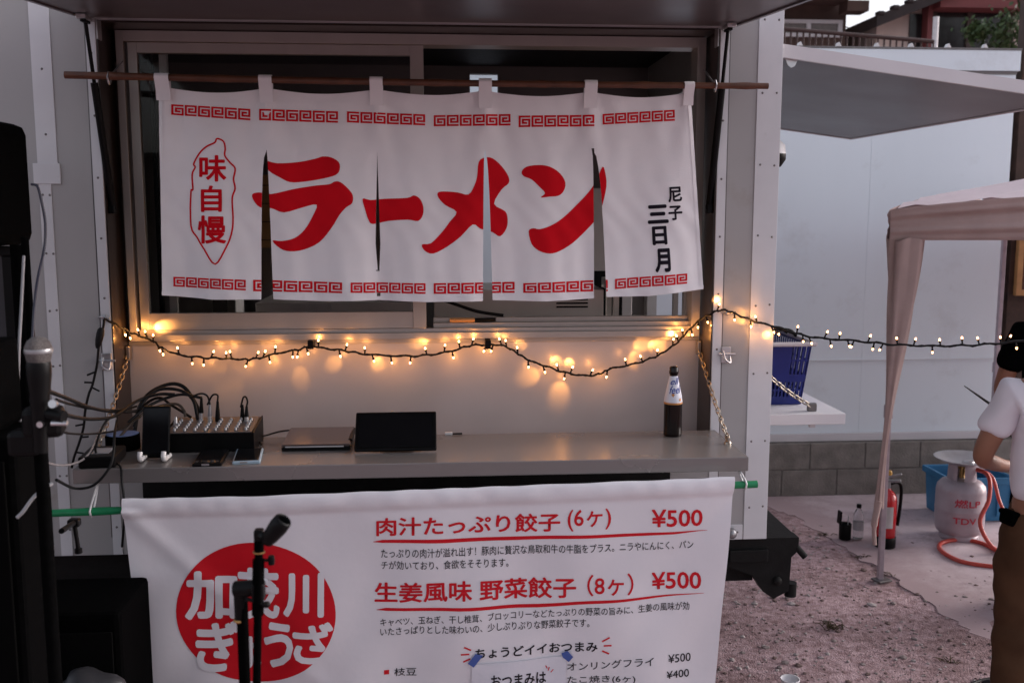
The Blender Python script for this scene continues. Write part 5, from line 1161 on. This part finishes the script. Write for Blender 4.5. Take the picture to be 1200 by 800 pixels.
# side curtain gathered round the seen leg
mb = MB(); vs = []; nI, nJ = 26, 44
for j in range(nJ + 1):
    d = j / nJ; z = 1.845 - d * 1.42
    wd = .108 * (1 - d) ** 2.0 + .027 + .012 * sin(d * 7)
    cx = l0.x + .03 * (1 - d) + .012 * sin(d * 4 + 1) - .03 * d; cy = l0.y - .03
    for i in range(nI):
        q = 2 * pi * i / nI; f = 1 + .22 * sin(q * 5 + d * 4) + .1 * sin(q * 9 - d * 7)
        vs.append((cx + wd * .62 * cos(q) * f, cy + wd * .42 * sin(q) * f, z + .01 * sin(q * 3)))
mb.add(vs, [[j * nI + i, j * nI + (i + 1) % nI, (j + 1) * nI + (i + 1) % nI, (j + 1) * nI + i] for j in range(nJ) for i in range(nI)], 0, True)
tl_pts = [(l0.x - .045, l0.y - .04, .46), (l0.x - .065, l0.y - .04, .33), (l0.x - .058, l0.y - .04, .22)]; mb.tube(curve_pts(tl_pts), [.018] * 9 + [.012] * 8, 8)
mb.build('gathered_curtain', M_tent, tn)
mb = MB(); mb.box(l0.x + .015, l0.x + .03, l0.y - .03, l0.y - .012, 1.105, 1.135, 0, .003); mb.build('push_button', M_blk, tn)

# gas cylinder, tray, hose
gc = thing('gas_cylinder', (3.14, 5.72, 0), 'grey gas cylinder with red characters standing by the block wall', 'gas cylinder')
gx_, gy_ = 3.14, 5.72; gc.scale = (.91, .91, .94); gc.location.x += .035; mb = MB()
mb.lathe([(.12, .0), (.125, .004), (.125, .03), (.118, .034), (.145, .05), (.155, .08), (.157, .10), (.157, .19), (.159, .195), (.159, .205), (.157, .21), (.157, .32), (.150, .352), (.128, .378), (.095, .392), (.04, .4)], (gx_, gy_, 0), 40); mb.build('tank', M_gas, gc)
mb = MB()
for a0, a1 in ((.3, 1.8), (2.4, 3.9), (4.4, 5.9)):
    vs = []; 
    for k in range(9):
        a = a0 + (a1 - a0) * k / 8; vs += [(gx_ + .092 * cos(a), gy_ + .092 * sin(a), .385), (gx_ + .085 * cos(a), gy_ + .085 * sin(a), .50)]
    mb.add(vs, [[2 * k, 2 * k + 2, 2 * k + 3, 2 * k + 1] for k in range(8)], 0, True)
mb.build('collar', M_gas, gc)
mb = MB(); mb.tube([(gx_, gy_, .395), (gx_, gy_, .46)], .018, 12); mb.tube([(gx_, gy_, .44), (gx_ + .07, gy_ - .02, .44)], .012, 10); mb.lathe([(.028, 0), (.03, .008), (.026, .02), (0, .022)], (gx_, gy_, .46), 14); mb.build('valve', M_brass, gc)
def cyl_text(s, zc, h, wid, a0):
    bm = fit_quad(text_bm(s, .015), (-wid / 2, zc + h / 2), (wid / 2, zc + h / 2), (wid / 2, zc - h / 2), (-wid / 2, zc - h / 2)); refine(bm, .012); bm.verts.index_update(); r = .1592
    mb.add([(gx_ + (r + v.co.z) * cos(a0 + v.co.x / r), gy_ + (r + v.co.z) * sin(a0 + v.co.x / r), v.co.y) for v in bm.verts], [[v.index for v in f.verts] for f in bm.faces], 0); bm.free()
mb = MB(); cyl_text('燃LP', .265, .055, .17, -1.75 + .0); cyl_text('TDV', .15, .04, .15, -1.85); mb.build('lettering', M_gasink, gc)
mb = MB(); mb.lathe([(0, .508), (.08, .505), (.11, .508), (.15, .522), (.185, .538), (.19, .542), (.184, .543), (.148, .528), (.10, .514), (.05, .511), (0, .513)], (gx_ + .045, gy_ - .03, -.033), 48); mb.lathe([(.0, .5135), (.035, .514), (.03, .52), (0, .522)], (gx_ + .055, gy_ - .03, -.033), 24)
tag(mb.build('metal_tray', M_steel), 'round silver metal tray resting on top of the gas cylinder', 'tray')
G3 = lambda px, py, z=.012: PZ(px, py, z)
hp_ = [Vector((gx_ + .075, gy_ - .02, .44)), Vector((gx_ + .13, gy_ - .12, .42)), Vector((gx_ + .10, gy_ - .2, .30)), Vector((gx_ + .03, gy_ - .24, .17)), Vector((gx_ + .07, gy_ - .3, .05)), G3(1178, 648), G3(1195, 658), G3(1190, 664), G3(1160, 663), G3(1125, 657), G3(1103, 645), G3(1103, 636), G3(1125, 632), G3(1150, 636), G3(1172, 647), G3(1200, 662)]
tube_thing('gas_hose', hp_, .0125, M_hose, 'orange red rubber gas hose coiled on the concrete before the cylinder', 'hose', n=10)
tube_thing('gas_hose', [Vector((gx_ + .10, gy_ - .05, .44)), Vector((gx_ + .17, gy_ - .1, .40)), Vector((gx_ + .19, gy_ - .18, .25)), Vector((gx_ + .25, gy_ - .3, .08)), G3(1190, 640), G3(1230, 650)], .011, M_hose, 'second red hose dropping straight from the cylinder valve behind the person', 'hose', n=10)
mb = MB(); 
for k in range(3): mb.obox((gx_ + .14 + k * .028, gy_ - .03, .455 + .004 * k), .022, .03, .022, (0, .3, .2), k % 2, .004)
mb.tube([(gx_ + .07, gy_ - .02, .44), (gx_ + .24, gy_ - .04, .44)], .009, 8, 0); tag(mb.build('gas_regulator', [M_steel, M_blk]), 'shiny gas regulator fitted at the cylinder valve', 'regulator')
# blue crate
cr = MB(); c0x, c1x, c0y, c1y, h = 3.25, 3.66, 5.98, 6.32, .285; t = .008
def taper(x, y, z): k = .92 + .08 * z / h; return ((c0x + c1x) / 2 + (x - (c0x + c1x) / 2) * k, (c0y + c1y) / 2 + (y - (c0y + c1y) / 2) * k, z + .008)
for (xa, xb, ya, yb) in ((c0x, c1x, c0y, c0y + t), (c0x, c1x, c1y - t, c1y), (c0x, c0x + t, c0y + t, c1y - t), (c1x - t, c1x, c0y + t, c1y - t)):
    vs = [taper(x, y, z) for z in (0, h) for (x, y) in ((xa, ya), (xb, ya), (xb, yb), (xa, yb))]; cr.add(vs, [[0, 1, 2, 3], [4, 5, 6, 7], [0, 1, 5, 4], [1, 2, 6, 5], [2, 3, 7, 6], [3, 0, 4, 7]])
cr.box(c0x + .03, c1x - .03, c0y + .03, c1y - .03, .008, .016)
for (xa, xb, ya, yb) in ((c0x - .015, c1x + .015, c0y - .015, c0y), (c0x - .015, c1x + .015, c1y, c1y + .015), (c0x - .015, c0x, c0y, c1y), (c1x, c1x + .015, c0y, c1y)): cr.box(xa, xb, ya, yb, h - .03, h + .012, 0, .003)
for k in range(5): x = c0x + .06 + k * .085; cr.box(x, x + .008, c0y - .006, c0y + .02, .04, h - .03)
tag(cr.build('plastic_crate', M_crate), 'open light blue plastic crate behind the gas cylinder', 'crate')
# fire extinguisher
fx, fy = 2.645, 5.58; fe = thing('fire_extinguisher', (fx, fy, 0), 'red fire extinguisher standing on the concrete right behind the tent leg', 'fire extinguisher')
mb = MB(); mb.lathe([(.05, .05), (.058, .052), (.058, .285), (.052, .315), (.036, .34), (.022, .352), (.02, .362)], (fx, fy, 0), 28); mb.build('tank', M_extred, fe)
mb = MB(); mb.lathe([(.055, 0), (.06, .004), (.06, .066), (.0585, .068)], (fx, fy, .002), 28); mb.build('base_ring', M_blk, fe)
mb = MB(); mb.tube([(fx, fy, .355), (fx, fy, .40)], .018, 12); mb.obox((fx + .02, fy - .01, .405), .10, .022, .016, (0, -.15, -.5), 0, .003); mb.obox((fx + .02, fy - .01, .435), .11, .02, .010, (0, -.35, -.5), 0, .003); mb.build('valve', M_silver, fe)
mb = MB(); mb.lathe([(.014, -.012), (.016, 0), (.012, .014), (0, .016)], (fx + .002, fy - .01, .455), 12); mb.build('safety_cap', mat('yellow_cap', (.55, .3, .06), .5), fe)
mb = MB(); mb.tube(curve_pts([(fx + .01, fy, .385), (fx + .05, fy - .02, .40), (fx + .078, fy - .01, .36), (fx + .082, fy, .25), (fx + .07, fy, .13)]), .010, 10); mb.build('hose', M_blk, fe)
mb = MB(); 
vs = []
for k in range(9):
    a = -2.3 + 1.0 * k / 8; vs += [(fx + .0592 * cos(a), fy + .0592 * sin(a), .13), (fx + .0592 * cos(a), fy + .0592 * sin(a), .26)]
mb.add(vs, [[2 * k, 2 * k + 2, 2 * k + 3, 2 * k + 1] for k in range(8)], 0, True); mb.build('label_panel', M_box, fe)
# PET bottle and black holder
bx2, by2 = 2.538, 5.72; pt_ = thing('water_bottle', (bx2, by2, 0), 'clear plastic water bottle with a black cap on the concrete', 'bottle')
mb = MB(); mb.lathe([(0, .004), (.026, .004), (.032, .012), (.032, .05), (.030, .055), (.032, .06), (.032, .13), (.028, .155), (.018, .18), (.012, .19), (.012, .2)], (bx2, by2, .004), 24); mb.build('bottle', M_pet, pt_)
mb = MB(); mb.lathe([(.0135, .196), (.0145, .198), (.0145, .216), (.012, .219), (0, .219)], (bx2, by2, .004), 16); mb.build('cap', M_blk, pt_)
mb = MB(); mb.lathe([(.0325, .06), (.0326, .11)], (bx2, by2, .004), 24); mb.build('label_band', mat('clear_label', (.4, .4, .42), .4, alpha=.5), pt_)
cx_, cy_ = 2.457, 5.72; ah = MB(); ah.lathe([(.034, .0), (.036, .004), (.037, .095), (.034, .1), (.031, .098), (.031, .01), (0, .01)], (cx_, cy_, .006), 24)
aho = tag(ah.build('ash_pot', M_blk), 'small black lidded pot on the concrete left of the water bottle', 'pot')
mb = MB(); mb.obox((cx_ - .038, cy_, .143), .012, .05, .08, (0, .06, 0), 0, .004); mb.build('lid', M_blk, aho)
mb = MB(); mb.tube([(cx_ + .012, cy_, .02), (cx_ + .018, cy_, .15)], .003, 6); tag(mb.build('thin_stick', M_wplas), 'thin pale stick standing in the black pot', 'stick')
# paper cup
c = PZ(928, 797, .083); mb = MB(); mb.lathe([(.026, .0), (.028, .002), (.038, .088), (.0395, .090), (.0395, .093), (.0365, .093), (.027, .006), (0, .006)], (c.x, c.y + .02, -.01), 28); tag(mb.build('paper_cup', M_cup), 'white paper cup standing on the gravel at the bottom edge', 'cup')
tube_thing('ground_cable', [G3(1128, 806, .0), G3(1150, 797, .0), G3(1175, 794, .0), G3(1215, 797, .0)], .008, M_rub, 'black cable lying on the ground beside the brown trousers', 'cable')

# ------------------------------------------------------------------ people
def skin_mesh(name, verts, edges, radii, m, parent, root=0, sub=2, wr=0.0):
    me = bpy.data.meshes.new(name); me.from_pydata(verts, edges, []); o = bpy.data.objects.new(name, me); COL.objects.link(o)
    md = o.modifiers.new('skin', 'SKIN'); md.use_smooth_shade = True; sv = me.skin_vertices[0].data
    for i, r in enumerate(radii):
        sv[i].radius = r if isinstance(r, tuple) else (r, r); sv[i].use_root = (i == root)
    s2 = o.modifiers.new('sub', 'SUBSURF'); s2.levels = sub; s2.render_levels = sub
    bpy.context.view_layer.update(); dg = bpy.context.evaluated_depsgraph_get(); nm = bpy.data.meshes.new_from_object(o.evaluated_get(dg))
    bpy.data.objects.remove(o); bpy.data.meshes.remove(me); nm.name = name; nm.materials.clear(); nm.materials.append(m)
    for p in nm.polygons: p.use_smooth = True
    if wr:   # cloth folds
        ns_ = [v.normal.copy() for v in nm.vertices]
        for v, n_ in zip(nm.vertices, ns_):
            q = v.co; a_ = sin(q.z * 34 + q.x * 21 + 2.4 * sin(q.y * 17 + q.z * 9)) * .6 + sin(q.z * 61 - q.x * 47 + q.y * 30) * .4
            v.co = q + n_ * (wr * a_)
    o = bpy.data.objects.new(name, nm); COL.objects.link(o); attach(o, parent); return o
def hand_chain(wrist, dirv, side, V, E, Rr, wi):
    """palm and five fingers, hung on vertex wi"""
    d = dirv.normalized(); s = side.normalized(); n = d.cross(s).normalized()
    def add(p, r, par): V.append(tuple(p)); Rr.append(r); E.append((par, len(V) - 1)); return len(V) - 1
    pm = add(wrist + d * .045, (.036, .017), wi)
    for k, (o_, ln) in enumerate(((-.030, .062), (-.010, .072), (.010, .068), (.028, .054))):
        b_ = add(wrist + d * .085 + s * o_, .0095, pm); c_ = add(wrist + d * (.085 + ln * .5) + s * o_ * 1.05 + n * .012, .0088, b_); add(wrist + d * (.085 + ln * .85) + s * o_ * 1.05 + n * .035, .0075, c_)
    t1 = add(wrist + d * .035 - s * .042 + n * .01, .011, pm); add(wrist + d * .068 - s * .055 + n * .028, .0095, t1)
def person(loc, face, label, skin_m, top_m, bot_m, arms, hairm, scale=1.0, extra=None):
    P = thing('person', (loc[0], loc[1], 0), label, 'person')
    f = Vector((sin(face), cos(face), 0)); r = Vector((cos(face), -sin(face), 0)); up = Vector((0, 0, 1)); o = Vector((loc[0], loc[1], 0))
    def at(x, y, z): return o + (r * x + f * y + up * z) * scale
    V, E, Rr = [], [], []
    def add(p, rad, par=None):
        V.append(tuple(p)); Rr.append(rad)
        if par is not None: E.append((par, len(V) - 1))
        return len(V) - 1
    pel = add(at(0, 0, .95), (.115, .08)); ab = add(at(0, .0, 1.10), (.115, .082), pel); chs = add(at(0, -.01, 1.28), (.155, .105), ab); sh = add(at(0, -.015, 1.41), (.11, .08), chs); nk = add(at(0, .0, 1.49), .052, sh); hd0 = add(at(0, .02, 1.56), (.068, .08), nk); hd1 = add(at(0, .025, 1.64), (.076, .092), hd0); hd2 = add(at(0, .015, 1.70), (.062, .075), hd1)
    add(at(0, .115, 1.60), .016, hd0)                       # nose
    add(at(-.085, .01, 1.60), .014, hd1); add(at(.085, .01, 1.60), .014, hd1)   # ears
    tops = {}
    for sx in (-1, 1):
        a_el, a_wr = arms[sx]
        s0 = add(at(sx * .185, -.01, 1.40), .055, sh); el = add(at(*a_el), .040, s0); wr = add(at(*a_wr), .028, el)
        hand_chain(at(*a_wr), at(*a_wr) - at(*a_el), r * sx, V, E, Rr, wr); tops[sx] = (at(sx * .185, -.01, 1.40), at(*a_el))
        h0 = add(at(sx * .09, 0, .88), .085, pel); kn = add(at(sx * .105, .015, .49), .058, h0); an = add(at(sx * .11, -.02, .09), .038, kn); toe = add(at(sx * .125, .13, .035), (.04, .03), an)
    skin_mesh('body', V, E, Rr, skin_m, P)
    # face: eyes and mouth
    mb = MB()
    for sx in (-1, 1): mb.lathe([(.012, -.004), (.012, .004), (0, .008)], at(sx * .032, .108, 1.625), 10, 0, xf=f.to_track_quat('Z', 'Y').to_matrix().to_4x4())
    mb.obox(at(0, .108, 1.545), .045, .012, .010, (0, 0, -face), 1, .003); mb.build('face_features', [M_hair, M_skin2], P)
    # hair
    mb = MB(); bm = bmesh.new(); bmesh.ops.create_icosphere(bm, subdivisions=4, radius=1)
    for v in bm.verts:
        q = v.co.copy(); k = 1 + .05 * sin(q.x * 31 + q.z * 17) * sin(q.y * 27); v.co = Vector((q.x * .092 * k, q.y * .110 * k, q.z * .105 * k))
    bmesh.ops.delete(bm, geom=[v for v in bm.verts if v.co.z < -.012 and v.co.y > -.03 or v.co.z < -.085], context='VERTS')
    mb.bm(bm, 0, True, Matrix.Translation(at(0, .005, 1.655)) @ Matrix.Rotation(-face, 4, 'Z')); mb.build('hair', hairm, P)
    # shirt
    V, E, Rr = [], [], []
    b0 = add(at(0, 0, .925), (.182, .138)); b1 = add(at(0, 0, 1.06), (.170, .128), b0); b2 = add(at(0, -.01, 1.22), (.178, .128), b1); b3 = add(at(0, -.015, 1.36), (.165, .112), b2); b4 = add(at(0, -.012, 1.445), (.078, .07), b3)
    for sx in (-1, 1):
        s0, el = tops[sx]; s1 = add(s0, .070, b3); s2 = add(s0 + (el - s0) * .40, .068, s1); add(s0 + (el - s0) * .66, .072, s2)
    skin_mesh('tshirt', V, E, Rr, top_m, P, 0, 3, .0055)
    V, E, Rr = [], [], []
    b0 = add(at(0, 0, 1.03), (.150, .112)); b1 = add(at(0, -.005, .87), (.165, .128), b0)
    for sx in (-1, 1):
        h0 = add(at(sx * .10, 0, .74), .112, b1); h1 = add(at(sx * .108, .01, .50), .088, h0); h2 = add(at(sx * .112, 0, .28), .080, h1); add(at(sx * .115, -.015, .07), .078, h2)
    skin_mesh('trousers', V, E, Rr, bot_m, P, 0, 3, .0065)
    for sx in (-1, 1):
        mb = MB(); mb.obox(at(sx * .122, .05, .045), .10, .28, .085, (0, 0, -face), 0, .03); mb.build('shoe', M_blk, P)
    if extra: extra(P, at)
    return P
def pouch(P, at):
    mb = MB(); mb.obox(at(-.172, -.03, .885), .035, .075, .055, (0, .1, .2), 0, .012); mb.obox(at(-.172, -.03, .907), .039, .079, .02, (0, .1, .2), 0, .008); mb.build('belt_pouch', M_blkm, P)
person((2.335, 3.55), radians(12), 'person in white t-shirt and brown trousers, back turned, at the right edge', M_skin, M_shirt, M_trous,
       {-1: ((-.29, .0, 1.12), (-.12, .22, 1.04)), 1: ((.28, .02, 1.12), (.12, .25, 1.05))}, M_hair, .935, pouch)
person((3.03, 4.62), radians(190), 'person in black t-shirt with a bare upper arm, behind the white shirted one', M_skin2, M_blkm, M_blkm,
       {1: ((.285, .02, 1.10), (.15, .25, 1.02)), -1: ((-.27, .0, 1.12), (-.12, .25, 1.05))}, M_hair)
mb = MB(); a, c = PY(1130, 452, 4.35), PY(1163, 475, 4.40); mb.tube([a, a + (c - a) * .5, c], [.002, .005, .007], 8); q = c + (c - a) * 1.5; mb.tube([c, q], .007, 8); tag(mb.build('black_rod', M_blk), 'thin pointed black rod poking out beside the person\'s white sleeve', 'rod')

for o in bpy.data.objects:
    if '_base' in o: del o['_base']
